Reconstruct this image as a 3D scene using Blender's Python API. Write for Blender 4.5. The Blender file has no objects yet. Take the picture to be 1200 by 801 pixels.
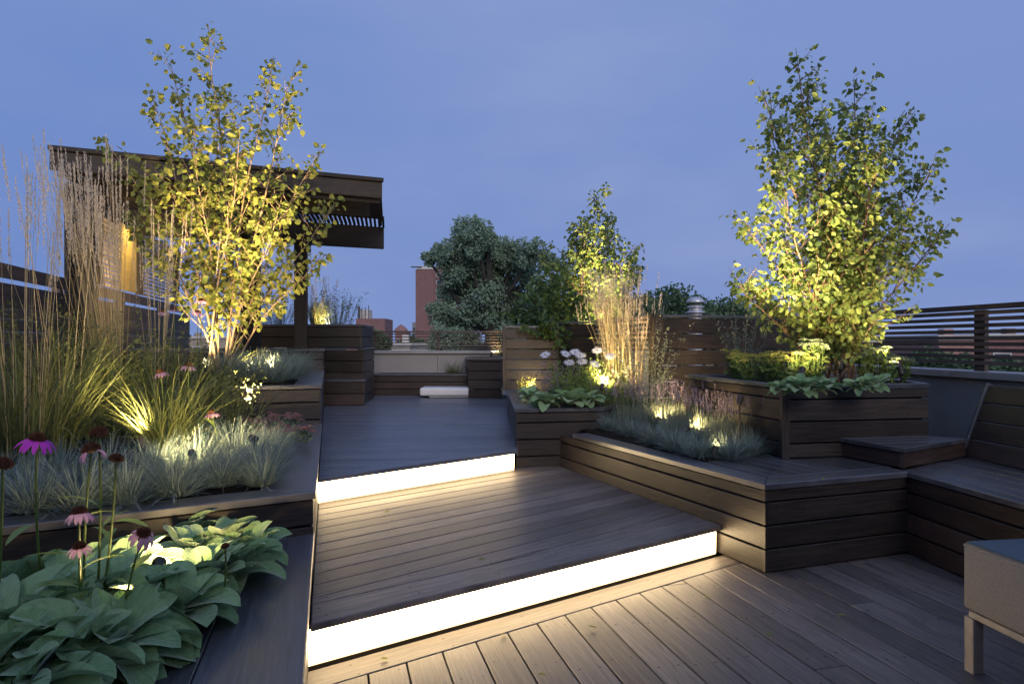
import bpy, math, random
from mathutils import Vector, Matrix, noise as mnoise

random.seed(7)
sc = bpy.context.scene
COL = sc.collection
R = math.radians
F = 800.0      # focal length in pixels of the 1200 px wide photograph
H = 1.25       # eye height above the lower deck

# ---------------------------------------------------------------- camera
cam = bpy.data.cameras.new('camera'); cam.sensor_width = 36; cam.lens = 24
cam.clip_start = 0.05; cam.clip_end = 6000
camo = bpy.data.objects.new('camera', cam); COL.objects.link(camo)
camo.location = (0, 0, H); camo.rotation_euler = (R(90), 0, 0)
sc.camera = camo
sc.view_settings.view_transform = 'Standard'; sc.view_settings.look = 'None'
sc.view_settings.exposure = 0.0; sc.view_settings.gamma = 1
sc.cycles.use_denoising = True
sc.cycles.max_bounces = 6; sc.cycles.transparent_max_bounces = 8
sc.cycles.sample_clamp_indirect = 4.0

# ---------------------------------------------------------------- dusk sky
w = bpy.data.worlds.new('World'); sc.world = w; w.use_nodes = True
nt = w.node_tree; nt.nodes.clear()
def N(t, **k):
    n = nt.nodes.new(t)
    for a, b in k.items(): setattr(n, a, b)
    return n
out = N('ShaderNodeOutputWorld'); bg = N('ShaderNodeBackground'); bg.inputs[1].default_value = 1.13
tc = N('ShaderNodeTexCoord'); sep = N('ShaderNodeSeparateXYZ')
nt.links.new(tc.outputs['Generated'], sep.inputs[0])
ramp = N('ShaderNodeValToRGB'); nt.links.new(sep.outputs[2], ramp.inputs[0])
cr = ramp.color_ramp; cr.elements[0].position = 0.0; cr.elements[0].color = (.205, .280, .530, 1)
cr.elements[1].position = 1.0; cr.elements[1].color = (.24, .33, .62, 1)
for p, c in ((.10, (.172, .252, .520, 1)), (.28, (.178, .260, .530, 1)), (.5, (.188, .272, .540, 1))):
    e = cr.elements.new(p); e.color = c
# drifting soft cloud, a little paler and more violet
mp = N('ShaderNodeMapping'); mp.inputs['Scale'].default_value = (1.2, 1.2, 3.4); mp.inputs['Rotation'].default_value = (0, .25, 0)
nz = N('ShaderNodeTexNoise'); nz.inputs['Scale'].default_value = 1.7; nz.inputs['Detail'].default_value = 5
nt.links.new(tc.outputs['Generated'], mp.inputs[0]); nt.links.new(mp.outputs[0], nz.inputs['Vector'])
mr = N('ShaderNodeMapRange'); mr.inputs[1].default_value = .40; mr.inputs[2].default_value = .72; mr.inputs[4].default_value = .85
nt.links.new(nz.outputs[0], mr.inputs[0])
mx = N('ShaderNodeMixRGB'); mx.inputs[2].default_value = (.250, .318, .560, 1)
nt.links.new(mr.outputs[0], mx.inputs[0]); nt.links.new(ramp.outputs[0], mx.inputs[1])
# left (west) side of the view is a deeper blue
mrx = N('ShaderNodeMapRange'); mrx.inputs[1].default_value = -.62; mrx.inputs[2].default_value = .12
mrx.inputs[3].default_value = .55; mrx.inputs[4].default_value = 0
nt.links.new(sep.outputs[0], mrx.inputs[0])
mx2 = N('ShaderNodeMixRGB'); mx2.inputs[2].default_value = (.110, .205, .500, 1)
nt.links.new(mrx.outputs[0], mx2.inputs[0]); nt.links.new(mx.outputs[0], mx2.inputs[1])
# afterglow behind the photographer
mry = N('ShaderNodeMapRange'); mry.inputs[1].default_value = 0.1; mry.inputs[2].default_value = -.9
mry.inputs[3].default_value = 0; mry.inputs[4].default_value = 1
nt.links.new(sep.outputs[1], mry.inputs[0])
mx3 = N('ShaderNodeMixRGB'); mx3.inputs[2].default_value = (.34, .42, .68, 1)
nt.links.new(mry.outputs[0], mx3.inputs[0]); nt.links.new(mx2.outputs[0], mx3.inputs[1])
nt.links.new(mx3.outputs[0], bg.inputs[0]); nt.links.new(bg.outputs[0], out.inputs[0])

sun = bpy.data.lights.new('afterglow_sun', 'SUN'); sun.energy = 1.25; sun.angle = R(25); sun.color = (1, .88, .82)
so = bpy.data.objects.new('afterglow_sun', sun); COL.objects.link(so)
so.rotation_euler = (R(68), 0, R(14))

# ---------------------------------------------------------------- helpers
def at(x, y, z):
    Y = F * (H - z) / (y - 400.0)
    return Vector(((x - 600.0) * Y / F, Y, z))
def atd(x, y, Y):
    return Vector(((x - 600.0) * Y / F, Y, H - (y - 400.0) * Y / F))
def atz(x, Y, z): return Vector(((x - 600.0) * Y / F, Y, z))
def V3(x, y, z): return Vector((x, y, z))
def U(a, b): return random.uniform(a, b)
def wall_x(Y): return -.0747 - .2675 * Y          # the long left wall
def fence_x(Y): return -2.57 - .2675 * Y          # the left fence
def para_x(Y): return 3.6 - .14 * (Y - 5.76)      # the right parapet

class MB:
    def __init__(s): s.v = []; s.f = []; s.uv = []; s.r = []
    def face(s, pts, uvs=None, r=0.0):
        b = len(s.v); s.v.extend([tuple(p) for p in pts]); s.f.append(tuple(range(b, b + len(pts))))
        s.uv.append(uvs or [(0, 0)] * len(pts)); s.r.append(r)
    def faces(s, verts, faces, r=0.0, uvs=None):
        b = len(s.v); s.v.extend([tuple(p) for p in verts])
        for f in faces:
            s.f.append(tuple(b + i for i in f)); s.r.append(r)
            s.uv.append([uvs[i] for i in f] if uvs else [(0, 0)] * len(f))
    def beam(s, p0, p1, a, wa, b, wb, c=.003, r=None, caps=True):
        """chamfered board from p0 to p1, section wa along a by wb along b"""
        if r is None: r = random.random()
        p0 = Vector(p0); p1 = Vector(p1); L = (p1 - p0).length
        a = Vector(a).normalized(); b = Vector(b).normalized()
        ha, hb = wa / 2, wb / 2; c = min(c, ha * .6, hb * .6)
        sec = [(-ha + c, -hb), (ha - c, -hb), (ha, -hb + c), (ha, hb - c), (ha - c, hb), (-ha + c, hb), (-ha, hb - c), (-ha, -hb + c)]
        vs = [p0 + a * x + b * y for x, y in sec] + [p1 + a * x + b * y for x, y in sec]
        base = len(s.v); s.v.extend([tuple(p) for p in vs])
        uo = U(0, 3)
        for i in range(8):
            j = (i + 1) % 8
            use = (lambda q: q[0]) if i in (0, 4) else (lambda q: q[1])
            v0, v1 = use(sec[i]), use(sec[j])
            s.f.append((base + i, base + j, base + 8 + j, base + 8 + i))
            s.uv.append([(0, v0), (0, v1), (L, v1), (L, v0)]); s.r.append(r)
        if caps:
            s.f.append(tuple(base + i for i in range(7, -1, -1))); s.uv.append([(0, 0)] * 8); s.r.append(r)
            s.f.append(tuple(base + 8 + i for i in range(8))); s.uv.append([(0, 0)] * 8); s.r.append(r)
    def box(s, x0, x1, y0, y1, z0, z1, r=0.0):
        p = [(x0, y0, z0), (x1, y0, z0), (x1, y1, z0), (x0, y1, z0), (x0, y0, z1), (x1, y0, z1), (x1, y1, z1), (x0, y1, z1)]
        for f in ((3, 2, 1, 0), (4, 5, 6, 7), (0, 1, 5, 4), (1, 2, 6, 5), (2, 3, 7, 6), (3, 0, 4, 7)):
            q = [Vector(p[i]) for i in f]
            d = (q[1] - q[0]).length; e = (q[2] - q[1]).length
            s.face(q, [(0, 0), (d, 0), (d, e), (0, e)], r)
    def prism(s, poly, z0, z1, c=.003, r=None, du=None):
        """polygon slab, chamfered top; du = grain direction"""
        if r is None: r = random.random()
        if area(poly) < 0: poly = poly[::-1]
        n = len(poly); du = Vector(du or (1, 0)).normalized(); dv = Vector((-du.y, du.x))
        cen = sum((Vector(p) for p in poly), Vector((0, 0))) / n
        vmid = cen.dot(dv); umin = min(Vector(p).dot(du) for p in poly)
        uvf = lambda p: (Vector((p[0], p[1])).dot(du) - umin, Vector((p[0], p[1])).dot(dv) - vmid)
        top = inset(poly, [c] * n)
        vs = [(p[0], p[1], z1) for p in top] + [(p[0], p[1], z1 - c) for p in poly] + [(p[0], p[1], z0) for p in poly]
        fs = [tuple(range(n)), tuple(range(3 * n - 1, 2 * n - 1, -1))]
        for i in range(n):
            j = (i + 1) % n
            fs.append((n + i, n + j, j, i)); fs.append((2 * n + i, 2 * n + j, n + j, n + i))
        s.faces(vs, fs, r, [uvf(p) for p in vs])
    def tube(s, pts, rad, n=6, r=0.0, cap=True):
        pts = [Vector(p) for p in pts]; m = len(pts)
        if not hasattr(rad, '__len__'): rad = [rad] * m
        base = len(s.v); ref = Vector((.31, .87, .2)).normalized()
        for i, p in enumerate(pts):
            t = (pts[min(i + 1, m - 1)] - pts[max(i - 1, 0)]).normalized()
            a = t.cross(ref)
            if a.length < .1: a = t.cross(Vector((1, 0, 0)))
            a.normalize(); b = t.cross(a)
            for k in range(n):
                q = 2 * math.pi * k / n
                s.v.append(tuple(p + (a * math.cos(q) + b * math.sin(q)) * rad[i]))
        for i in range(m - 1):
            for k in range(n):
                k2 = (k + 1) % n
                s.f.append((base + i * n + k, base + i * n + k2, base + (i + 1) * n + k2, base + (i + 1) * n + k))
                s.uv.append([(i * .1, k / n), (i * .1, (k + 1) / n), (i * .1 + .1, (k + 1) / n), (i * .1 + .1, k / n)]); s.r.append(r)
        if cap:
            s.f.append(tuple(base + (m - 1) * n + k for k in range(n))); s.uv.append([(0, 0)] * n); s.r.append(r)
            s.f.append(tuple(base + k for k in range(n - 1, -1, -1))); s.uv.append([(0, 0)] * n); s.r.append(r)
    def lathe(s, prof, c=(0, 0, 0), n=20, r=0.0, ax=None):
        M = Matrix.Identity(3)
        if ax is not None: M = Vector((0, 0, 1)).rotation_difference(Vector(ax).normalized()).to_matrix()
        c = Vector(c); base = len(s.v)
        for (rr, z) in prof:
            for k in range(n):
                q = 2 * math.pi * k / n
                s.v.append(tuple(c + M @ Vector((rr * math.cos(q), rr * math.sin(q), z))))
        for i in range(len(prof) - 1):
            for k in range(n):
                k2 = (k + 1) % n
                s.f.append((base + i * n + k, base + i * n + k2, base + (i + 1) * n + k2, base + (i + 1) * n + k))
                s.uv.append([(0, 0)] * 4); s.r.append(r)
    def leaf(s, p, d, nrm, L, W, fold=.25, bend=.15, r=0.0):
        d = d.normalized(); sd = d.cross(nrm)
        if sd.length < .05: sd = d.cross(Vector((.3, .5, .8)))
        sd.normalize(); nn = sd.cross(d)
        def q(t, x): return p + d * (L * t) + sd * (x * W * .5) + nn * (abs(x) * W * fold * .5 - bend * L * t * t)
        vs = [q(0, 0), q(.3, -.92), q(.3, 0), q(.3, .92), q(.66, -.72), q(.66, 0), q(.66, .72), q(1, 0)]
        s.faces(vs, [(0, 2, 1), (0, 3, 2), (1, 2, 5, 4), (2, 3, 6, 5), (4, 5, 7), (5, 6, 7)], r)
    def blade(s, p, az, lean, L, wd, droop=.5, seg=4, r=0.0, tip=.15):
        """grass blade as a ribbon: lean = start angle from vertical, droop = added angle towards tip"""
        h = Vector((math.cos(az), math.sin(az), 0)); fa = az + U(.6, 2.5)
        side = Vector((math.cos(fa), math.sin(fa), 0)); q = Vector(p); b = len(s.v)
        for i in range(seg + 1):
            t = i / seg; wv = wd * (1 - (1 - tip) * t ** 1.5) * .5
            s.v.append(tuple(q - side * wv)); s.v.append(tuple(q + side * wv))
            a = lean + droop * t ** 1.3
            q = q + (h * math.sin(a) + Vector((0, 0, math.cos(a)))) * (L / seg)
        for i in range(seg):
            s.f.append((b + 2 * i, b + 2 * i + 1, b + 2 * i + 3, b + 2 * i + 2)); s.r.append(r); s.uv.append([(0, 0)] * 4)
        return q
    def build(s, name, mat, parent=None, smooth=False):
        me = bpy.data.meshes.new(name)
        off = parent.matrix_basis.translation if parent is not None and parent.parent is None else None
        o3 = Vector((0, 0, 0))
        q = parent
        while q is not None: o3 += q.location; q = q.parent
        me.from_pydata([(v[0] - o3.x, v[1] - o3.y, v[2] - o3.z) for v in s.v], [], s.f)
        uvl = me.uv_layers.new(name='UVMap')
        flat = [c for f in s.uv for uv in f for c in uv]
        uvl.data.foreach_set('uv', flat)
        at_ = me.attributes.new('rnd', 'FLOAT', 'FACE'); at_.data.foreach_set('value', s.r)
        me.materials.append(mat)
        if smooth: me.polygons.foreach_set('use_smooth', [True] * len(s.f))
        me.update()
        o = bpy.data.objects.new(name, me); COL.objects.link(o)
        if parent is not None: o.parent = parent
        return o

def area(P):
    return .5 * sum(P[i][0] * P[(i + 1) % len(P)][1] - P[(i + 1) % len(P)][0] * P[i][1] for i in range(len(P)))
def inset(P, ds):
    """move every edge of a CCW polygon inwards"""
    n = len(P); P = [Vector((p[0], p[1])) for p in P]; L = []
    for i in range(n):
        a, b = P[i], P[(i + 1) % n]; d = (b - a)
        if d.length < 1e-6: d = Vector((1e-6, 0))
        d.normalize(); nn = Vector((-d.y, d.x)); L.append((a + nn * ds[i], d))
    o = []
    for i in range(n):
        (p, d), (q, e) = L[i - 1], L[i]
        k = d.x * e.y - d.y * e.x
        if abs(k) < 1e-4: o.append(q); continue
        w_ = q - p; o.append(p + d * ((w_.x * e.y - w_.y * e.x) / k))
    return o
def clip(P, q, nrm):
    """keep the part of polygon P where (p-q).nrm >= 0"""
    o = []; n = len(P)
    for i in range(n):
        a = Vector(P[i]); b = Vector(P[(i + 1) % n]); da = (a - q).dot(nrm); db = (b - q).dot(nrm)
        if da >= 0: o.append(a)
        if (da < 0) != (db < 0): o.append(a + (b - a) * (da / (da - db)))
    return o
def clean(P):
    o = []
    for p in P:
        if not o or (Vector(p) - Vector(o[-1])).length > .004: o.append(p)
    if len(o) > 1 and (Vector(o[0]) - Vector(o[-1])).length < .004: o.pop()
    return o
def deck(mb, poly, z1, ang, bw, gap=.006, th=.03, jmin=1.8, jmax=3.6, joints=True, c=.003):
    """boards of width bw laid along direction ang over the convex polygon"""
    d = Vector((math.sin(R(ang)), math.cos(R(ang)))); nn = Vector((-d.y, d.x))
    vs = [Vector(p).dot(nn) for p in poly]; us = [Vector(p).dot(d) for p in poly]
    v = min(vs)
    while v < max(vs):
        strip = clip(clip([Vector(p) for p in poly], nn * (v + gap / 2), nn), nn * (v + bw - gap / 2), -nn)
        u = min(us) - U(0, 2.0) if joints else min(us) - 1
        while u < max(us):
            L = U(jmin, jmax) if joints else 1000
            piece = clip(clip(strip, d * (u + .0015), d), d * (u + L - .0015), -d) if len(strip) > 2 else []
            piece = clean(piece)
            if len(piece) > 2 and abs(area(piece)) > .0015: mb.prism(piece, z1 - th, z1 + U(-.0008, .0008), c=c, du=(d.x, d.y))
            u += L
        v += bw
def cladding(mb, p0, p1, z0, z1, hs, gap=.010, th=.022, back=None):
    """horizontal boards on a vertical face; outward is to the right of p0->p1"""
    p0 = Vector((p0[0], p0[1])); p1 = Vector((p1[0], p1[1])); d = (p1 - p0).normalized(); o = Vector((d.y, -d.x))
    tot = sum(hs); z = z1; k = (z1 - z0) / tot
    for h in hs:
        hh = h * k
        c = Vector((0, 0, z - hh / 2))
        q0 = V3(p0.x, p0.y, 0) - V3(o.x, o.y, 0) * (th / 2 + U(0, .0015)) + c
        q1 = V3(p1.x, p1.y, 0) - V3(o.x, o.y, 0) * (th / 2 + U(0, .0015)) + c
        mb.beam(q0, q1, (o.x, o.y, 0), th, (0, 0, 1), hh - gap)
        z -= hh
def tag(o, label=None, cat=None, group=None, kind=None):
    if label: o['label'] = label
    if cat: o['category'] = cat
    if group: o['group'] = group
    if kind: o['kind'] = kind
    return o
def thing(name, loc, label, cat, group=None):
    o = bpy.data.objects.new(name, None); COL.objects.link(o); o.location = Vector(loc); o.empty_display_size = .1
    return tag(o, label, cat, group)
def copy_tree(o, loc, rz=0, sc_=1, label=None, group=None, parent=None):
    c = o.copy(); COL.objects.link(c)
    if parent is None:
        c.location = loc; c.rotation_euler = (0, 0, rz); c.scale = (sc_, sc_, sc_)
        if label: c['label'] = label
        if group: c['group'] = group
    else: c.parent = parent
    for ch in [x for x in o.children]: copy_tree(ch, None, parent=c)
    return c

# ---------------------------------------------------------------- materials
def newmat(name):
    m = bpy.data.materials.new(name); m.use_nodes = True; nt = m.node_tree; nt.nodes.clear()
    def n(t, **k):
        x = nt.nodes.new(t)
        for a, b in k.items(): setattr(x, a, b)
        return x
    return m, n, nt.links.new
def wood(name, ca, cb, rough=.42, screws=True, spec=.5, bump=.35, tint=.35, coat=.0):
    m, n, l = newmat(name)
    o = n('ShaderNodeOutputMaterial'); p = n('ShaderNodeBsdfPrincipled'); l(p.outputs[0], o.inputs[0])
    uv = n('ShaderNodeUVMap'); uv.uv_map = 'UVMap'; s = n('ShaderNodeSeparateXYZ'); l(uv.outputs[0], s.inputs[0])
    at_ = n('ShaderNodeAttribute'); at_.attribute_name = 'rnd'
    def M(op, a, b=None, c=None):
        x = n('ShaderNodeMath', operation=op)
        for i, q in enumerate((a, b, c)):
            if q is None: continue
            if isinstance(q, (int, float)): x.inputs[i].default_value = q
            else: l(q, x.inputs[i])
        return x.outputs[0]
    rnd = at_.outputs['Fac']; u = s.outputs[0]; v = s.outputs[1]
    cx = n('ShaderNodeCombineXYZ'); l(M('MULTIPLY_ADD', rnd, 37, M('MULTIPLY', u, 1.1)), cx.inputs[0]); l(M('MULTIPLY', v, 26), cx.inputs[1]); l(M('MULTIPLY', rnd, 19), cx.inputs[2])
    g = n('ShaderNodeTexNoise'); g.inputs['Scale'].default_value = 2.6; g.inputs['Detail'].default_value = 7; g.inputs['Distortion'].default_value = 1.1
    g.inputs['Roughness'].default_value = .62; l(cx.outputs[0], g.inputs['Vector'])
    cy = n('ShaderNodeCombineXYZ'); l(M('MULTIPLY_ADD', rnd, 13, M('MULTIPLY', u, 5)), cy.inputs[0]); l(M('MULTIPLY', v, 150), cy.inputs[1]); l(M('MULTIPLY', rnd, 7), cy.inputs[2])
    g2 = n('ShaderNodeTexNoise'); g2.inputs['Scale'].default_value = 1.6; g2.inputs['Detail'].default_value = 4; l(cy.outputs[0], g2.inputs['Vector'])
    geo = n('ShaderNodeTexCoord')
    bl = n('ShaderNodeTexNoise'); bl.inputs['Scale'].default_value = 2.3; bl.inputs['Detail'].default_value = 5; l(geo.outputs['Object'], bl.inputs['Vector'])
    rp = n('ShaderNodeValToRGB'); rp.color_ramp.elements[0].position = .36; rp.color_ramp.elements[1].position = .66
    rp.color_ramp.elements[0].color = (*ca, 1); rp.color_ramp.elements[1].color = (*cb, 1)
    mixv = M('MULTIPLY_ADD', g2.outputs[0], .30, M('MULTIPLY', g.outputs[0], .70)); l(mixv, rp.inputs[0])
    k1 = M('MULTIPLY_ADD', rnd, tint * 2, 1 - tint); k2 = M('MULTIPLY_ADD', bl.outputs[0], .9, .55); kk = M('MULTIPLY', k1, k2)
    vm = n('ShaderNodeVectorMath', operation='SCALE'); l(rp.outputs[0], vm.inputs[0]); l(kk, vm.inputs['Scale'])
    col = vm.outputs[0]
    if screws:
        um = M('ABSOLUTE', M('SUBTRACT', M('FLOORED_MODULO', M('ADD', u, .37), .41), .04))
        vv = M('ABSOLUTE', M('SUBTRACT', M('ABSOLUTE', v), .042))
        dd = M('SQRT', M('ADD', M('MULTIPLY', um, um), M('MULTIPLY', vv, vv)))
        mk = M('LESS_THAN', dd, .0058)
        mm = n('ShaderNodeMixRGB'); l(mk, mm.inputs[0]); l(col, mm.inputs[1]); mm.inputs[2].default_value = (.008, .007, .006, 1); col = mm.outputs[0]
    l(col, p.inputs['Base Color'])
    l(M('MULTIPLY_ADD', bl.outputs[0], .25, M('MULTIPLY_ADD', g.outputs[0], .16, rough - .2)), p.inputs['Roughness'])
    p.inputs['Specular IOR Level'].default_value = spec
    p.inputs['Coat Weight'].default_value = coat; p.inputs['Coat Roughness'].default_value = .3
    b = n('ShaderNodeBump'); b.inputs['Strength'].default_value = bump; b.inputs['Distance'].default_value = .004
    l(M('ADD', mixv, M('MULTIPLY', g2.outputs[0], .25)), b.inputs['Height']); l(b.outputs[0], p.inputs['Normal'])
    return m
def plain(name, c, rough=.6, nscale=8, var=.25, bump=.1, spec=.4, metal=0, c2=None, coord='Object', bdist=.004):
    m, n, l = newmat(name)
    o = n('ShaderNodeOutputMaterial'); p = n('ShaderNodeBsdfPrincipled'); l(p.outputs[0], o.inputs[0])
    t = n('ShaderNodeTexCoord'); z = n('ShaderNodeTexNoise'); z.inputs['Scale'].default_value = nscale; z.inputs['Detail'].default_value = 6
    l(t.outputs[coord], z.inputs['Vector'])
    rp = n('ShaderNodeValToRGB'); rp.color_ramp.elements[0].position = .3; rp.color_ramp.elements[1].position = .7
    a = tuple(x * (1 - var) for x in c); b_ = c2 or tuple(min(1, x * (1 + var)) for x in c)
    rp.color_ramp.elements[0].color = (*a, 1); rp.color_ramp.elements[1].color = (*b_, 1)
    l(z.outputs[0], rp.inputs[0]); l(rp.outputs[0], p.inputs['Base Color'])
    p.inputs['Roughness'].default_value = rough; p.inputs['Metallic'].default_value = metal; p.inputs['Specular IOR Level'].default_value = spec
    b = n('ShaderNodeBump'); b.inputs['Strength'].default_value = bump; b.inputs['Distance'].default_value = bdist
    l(z.outputs[0], b.inputs['Height']); l(b.outputs[0], p.inputs['Normal'])
    return m
def leafm(name, c1, c2, trans=.35, rough=.5, spec=.35, sheen=0, tcol=None, nscale=0):
    m, n, l = newmat(name)
    o = n('ShaderNodeOutputMaterial'); p = n('ShaderNodeBsdfPrincipled'); tr = n('ShaderNodeBsdfTranslucent'); ms = n('ShaderNodeMixShader')
    at_ = n('ShaderNodeAttribute'); at_.attribute_name = 'rnd'
    mx = n('ShaderNodeMixRGB'); mx.inputs[1].default_value = (*c1, 1); mx.inputs[2].default_value = (*c2, 1); l(at_.outputs['Fac'], mx.inputs[0])
    col = mx.outputs[0]
    if nscale:
        t = n('ShaderNodeTexCoord'); z = n('ShaderNodeTexNoise'); z.inputs['Scale'].default_value = nscale; z.inputs['Detail'].default_value = 5
        l(t.outputs['Object'], z.inputs['Vector'])
        vm = n('ShaderNodeVectorMath', operation='SCALE'); mr = n('ShaderNodeMapRange'); mr.inputs[3].default_value = .72; mr.inputs[4].default_value = 1.28
        l(z.outputs[0], mr.inputs[0]); l(col, vm.inputs[0]); l(mr.outputs[0], vm.inputs['Scale']); col = vm.outputs[0]
        b = n('ShaderNodeBump'); b.inputs['Strength'].default_value = .5; b.inputs['Distance'].default_value = .002
        l(z.outputs[0], b.inputs['Height']); l(b.outputs[0], p.inputs['Normal'])
    l(col, p.inputs['Base Color']); l(col, tr.inputs[0]); ms.inputs[0].default_value = trans
    p.inputs['Roughness'].default_value = rough; p.inputs['Specular IOR Level'].default_value = spec
    if sheen: p.inputs['Sheen Weight'].default_value = sheen
    l(p.outputs[0], ms.inputs[1]); l(tr.outputs[0], ms.inputs[2]); l(ms.outputs[0], o.inputs[0])
    return m
def emit(name, c, s):
    m, n, l = newmat(name)
    o = n('ShaderNodeOutputMaterial'); e = n('ShaderNodeEmission'); e.inputs[0].default_value = (*c, 1); e.inputs[1].default_value = s; l(e.outputs[0], o.inputs[0])
    return m

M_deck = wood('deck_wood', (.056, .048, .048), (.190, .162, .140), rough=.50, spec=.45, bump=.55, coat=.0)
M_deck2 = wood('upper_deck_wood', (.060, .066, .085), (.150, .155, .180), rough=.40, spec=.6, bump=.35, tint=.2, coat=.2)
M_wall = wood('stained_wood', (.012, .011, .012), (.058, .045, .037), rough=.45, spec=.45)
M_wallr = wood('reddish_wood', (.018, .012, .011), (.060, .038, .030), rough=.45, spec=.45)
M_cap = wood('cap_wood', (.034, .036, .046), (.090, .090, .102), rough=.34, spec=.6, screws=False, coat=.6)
M_perg = wood('pergola_wood', (.018, .015, .014), (.050, .041, .036), rough=.6, spec=.3, screws=False)
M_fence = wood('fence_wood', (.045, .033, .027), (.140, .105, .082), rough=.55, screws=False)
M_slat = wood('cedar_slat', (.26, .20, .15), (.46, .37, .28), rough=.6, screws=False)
M_yel = wood('light_plywood', (.24, .17, .05), (.38, .27, .09), rough=.6, screws=False)
M_back = plain('shadow_gap_board', (.012, .010, .009), .9)
M_soil = plain('soil', (.022, .016, .012), .95, 30, .5, 1.0, .1, bdist=.02)
M_panel = plain('cement_panel', (.23, .24, .25), .6, 3, .12, .05)
M_panel2 = plain('warm_cement_panel', (.30, .285, .27), .6, 3, .08, .05)
M_cap2 = plain('parapet_coping_metal', (.30, .29, .28), .45, 6, .12, .05)
M_metal = plain('galvanised_metal', (.55, .56, .58), .4, 12, .15, .03, metal=.6)
M_dark = plain('dark_bronze', (.03, .026, .022), .45, 20, .2)
M_steel = plain('spot_housing_metal', (.20, .19, .17), .4, 20, .2, metal=.5)
M_fab = plain('ottoman_fabric', (.215, .20, .18), .8, 220, .22, .5, .25, bdist=.001)
M_fabt = plain('ottoman_top_vinyl', (.035, .055, .07), .38, 220, .15, .3, .5, bdist=.001)
M_leg = plain('brushed_leg', (.33, .28, .22), .45, 20, .12)
M_white = plain('white_resin', (.80, .80, .80), .35, 4, .03)
M_led = emit('riser_led_wash', (1.0, .73, .39), 10.5)
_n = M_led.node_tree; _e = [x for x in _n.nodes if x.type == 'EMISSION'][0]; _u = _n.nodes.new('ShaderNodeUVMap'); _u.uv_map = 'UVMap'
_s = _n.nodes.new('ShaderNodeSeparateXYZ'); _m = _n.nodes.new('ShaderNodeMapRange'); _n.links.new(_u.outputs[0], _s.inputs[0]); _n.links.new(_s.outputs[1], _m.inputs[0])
_m.inputs[1].default_value = -.068; _m.inputs[2].default_value = .05; _m.inputs[3].default_value = 2.0; _m.inputs[4].default_value = 20.0; _n.links.new(_m.outputs[0], _e.inputs[1])  # strip's falloff painted into the riser emission, strongest at the top
M_lens = emit('spot_lens', (1.0, .82, .5), 40)
M_bark = plain('birch_bark', (.26, .19, .13), .7, 25, .35, .4)
M_barkd = plain('dark_birch_bark', (.15, .10, .07), .7, 25, .35, .4)
M_bark2 = plain('oak_bark', (.045, .040, .036), .9, 8, .3, .6)

# ---------------------------------------------------------------- ground and the building the terrace stands on
g = MB(); g.face([(-3000, -500, -9), (3000, -500, -9), (3000, 5000, -9), (-3000, 5000, -9)])
tag(g.build('ground', plain('city_ground', (.05, .06, .045), .95, .08, .4)), kind='structure')
g = MB(); g.box(-6.4, 4.4, -4, 13.0, -9, -.06)
tag(g.build('roof_slab', plain('roof_brick', (.16, .11, .09), .9, 3, .2)), kind='structure')

t_bk = thing('shade_wall', (.3, -3.4, -.05), 'unseen brick wall added behind the camera to shade the near terrace', 'building')  # added wall out of view, blocks afterglow from the near terrace
g = MB(); g.box(-4.5, 5.6, -4.0, -3.05, -.05, 3.3); g.build('wall', plain('shade_wall_brick', (.17, .12, .10), .9, 6, .25), t_bk)
g = MB(); g.box(-4.6, 5.7, -4.1, -2.95, 3.303, 3.42); g.build('coping', M_cap2, t_bk)

# ---------------------------------------------------------------- decks and lit steps
S1a, S1b = Vector((-.768, 2.597)), Vector((1.222, 4.000))
S2a, S2b = Vector((-1.290, 4.480)), Vector((.036, 5.665))
d1 = (S1b - S1a).normalized(); n1 = Vector((-d1.y, d1.x)); d2 = (S2b - S2a).normalized(); n2 = Vector((-d2.y, d2.x))
lx = lambda Y, e=0: Vector((wall_x(Y) + e, Y))
low = [lx(-3), Vector((4.3, -3)), Vector((4.3, 7.0)), Vector((3.5, 7.0)), ]
# lower deck, boards towards the steps; one border board along the step
poly = [lx(-3, -.05), Vector((4.3, -3)), Vector((4.3, 6.0)), S1b + d1 * 2.2, S1a - d1 * .3]
mb = MB()
inner = clip(poly, S1a - n1 * .150, -n1)
deck(mb, inner, 0, -14.7, .150, gap=.007, jmin=2.4, jmax=4.6)
bd = clip(clip(poly, S1a - n1 * .144, n1), S1a + n1 * .036, -n1)
mb.prism(clean(bd), -.03, 0, du=(d1.x, d1.y))
tag(mb.build('deck_floor', M_deck), kind='structure')
g = MB(); g.face([(-1.4, -3, -.034), (4.3, -3, -.034), (4.3, 6, -.034), (-1.6, 6, -.034)])
tag(g.build('deck_underlay', M_back), kind='structure')

Ga, Gb = Vector((1.365, 3.680)), Vector((.506, 5.700))      # left face of the low right planter
gd = (Gb - Ga).normalized(); gn = Vector((-gd.y, gd.x))
mb = MB()
tp = [S1a - d1 * .05, S1b + d1 * .1, Vector((1.0, 6.2)), Vector((.036, 6.2)), Vector((.036, 5.9)), S2a + n2 * .08 - d2 * .1]
tp = [S1a - d1 * .3, S1b + d1 * .4, Vector((1.6, 6.4)), Vector((-1.9, 6.4))]
tp = clip(tp, lx(0, .003), Vector((1, .2675)).normalized())      # right of the left wall
tp = clip(tp, Ga + gn * .003, gn)                               # left of the planter face
tp = clip(tp, S2a + n2 * .04, -n2) if False else tp
nose = clip(tp, S1a + n1 * .19, -n1)
rest = clip(tp, S1a + n1 * .193, n1)
rest = clip(rest, Vector((0, 5.98)), Vector((0, -1)))
mb.prism(clean(nose), .177 - .03, .177, c=.005, du=(d1.x, d1.y))
deck(mb, rest, .177, 49.5, .142, gap=.007, joints=False)
tag(mb.build('middle_deck', M_deck), kind='structure')
mb = MB()
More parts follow.
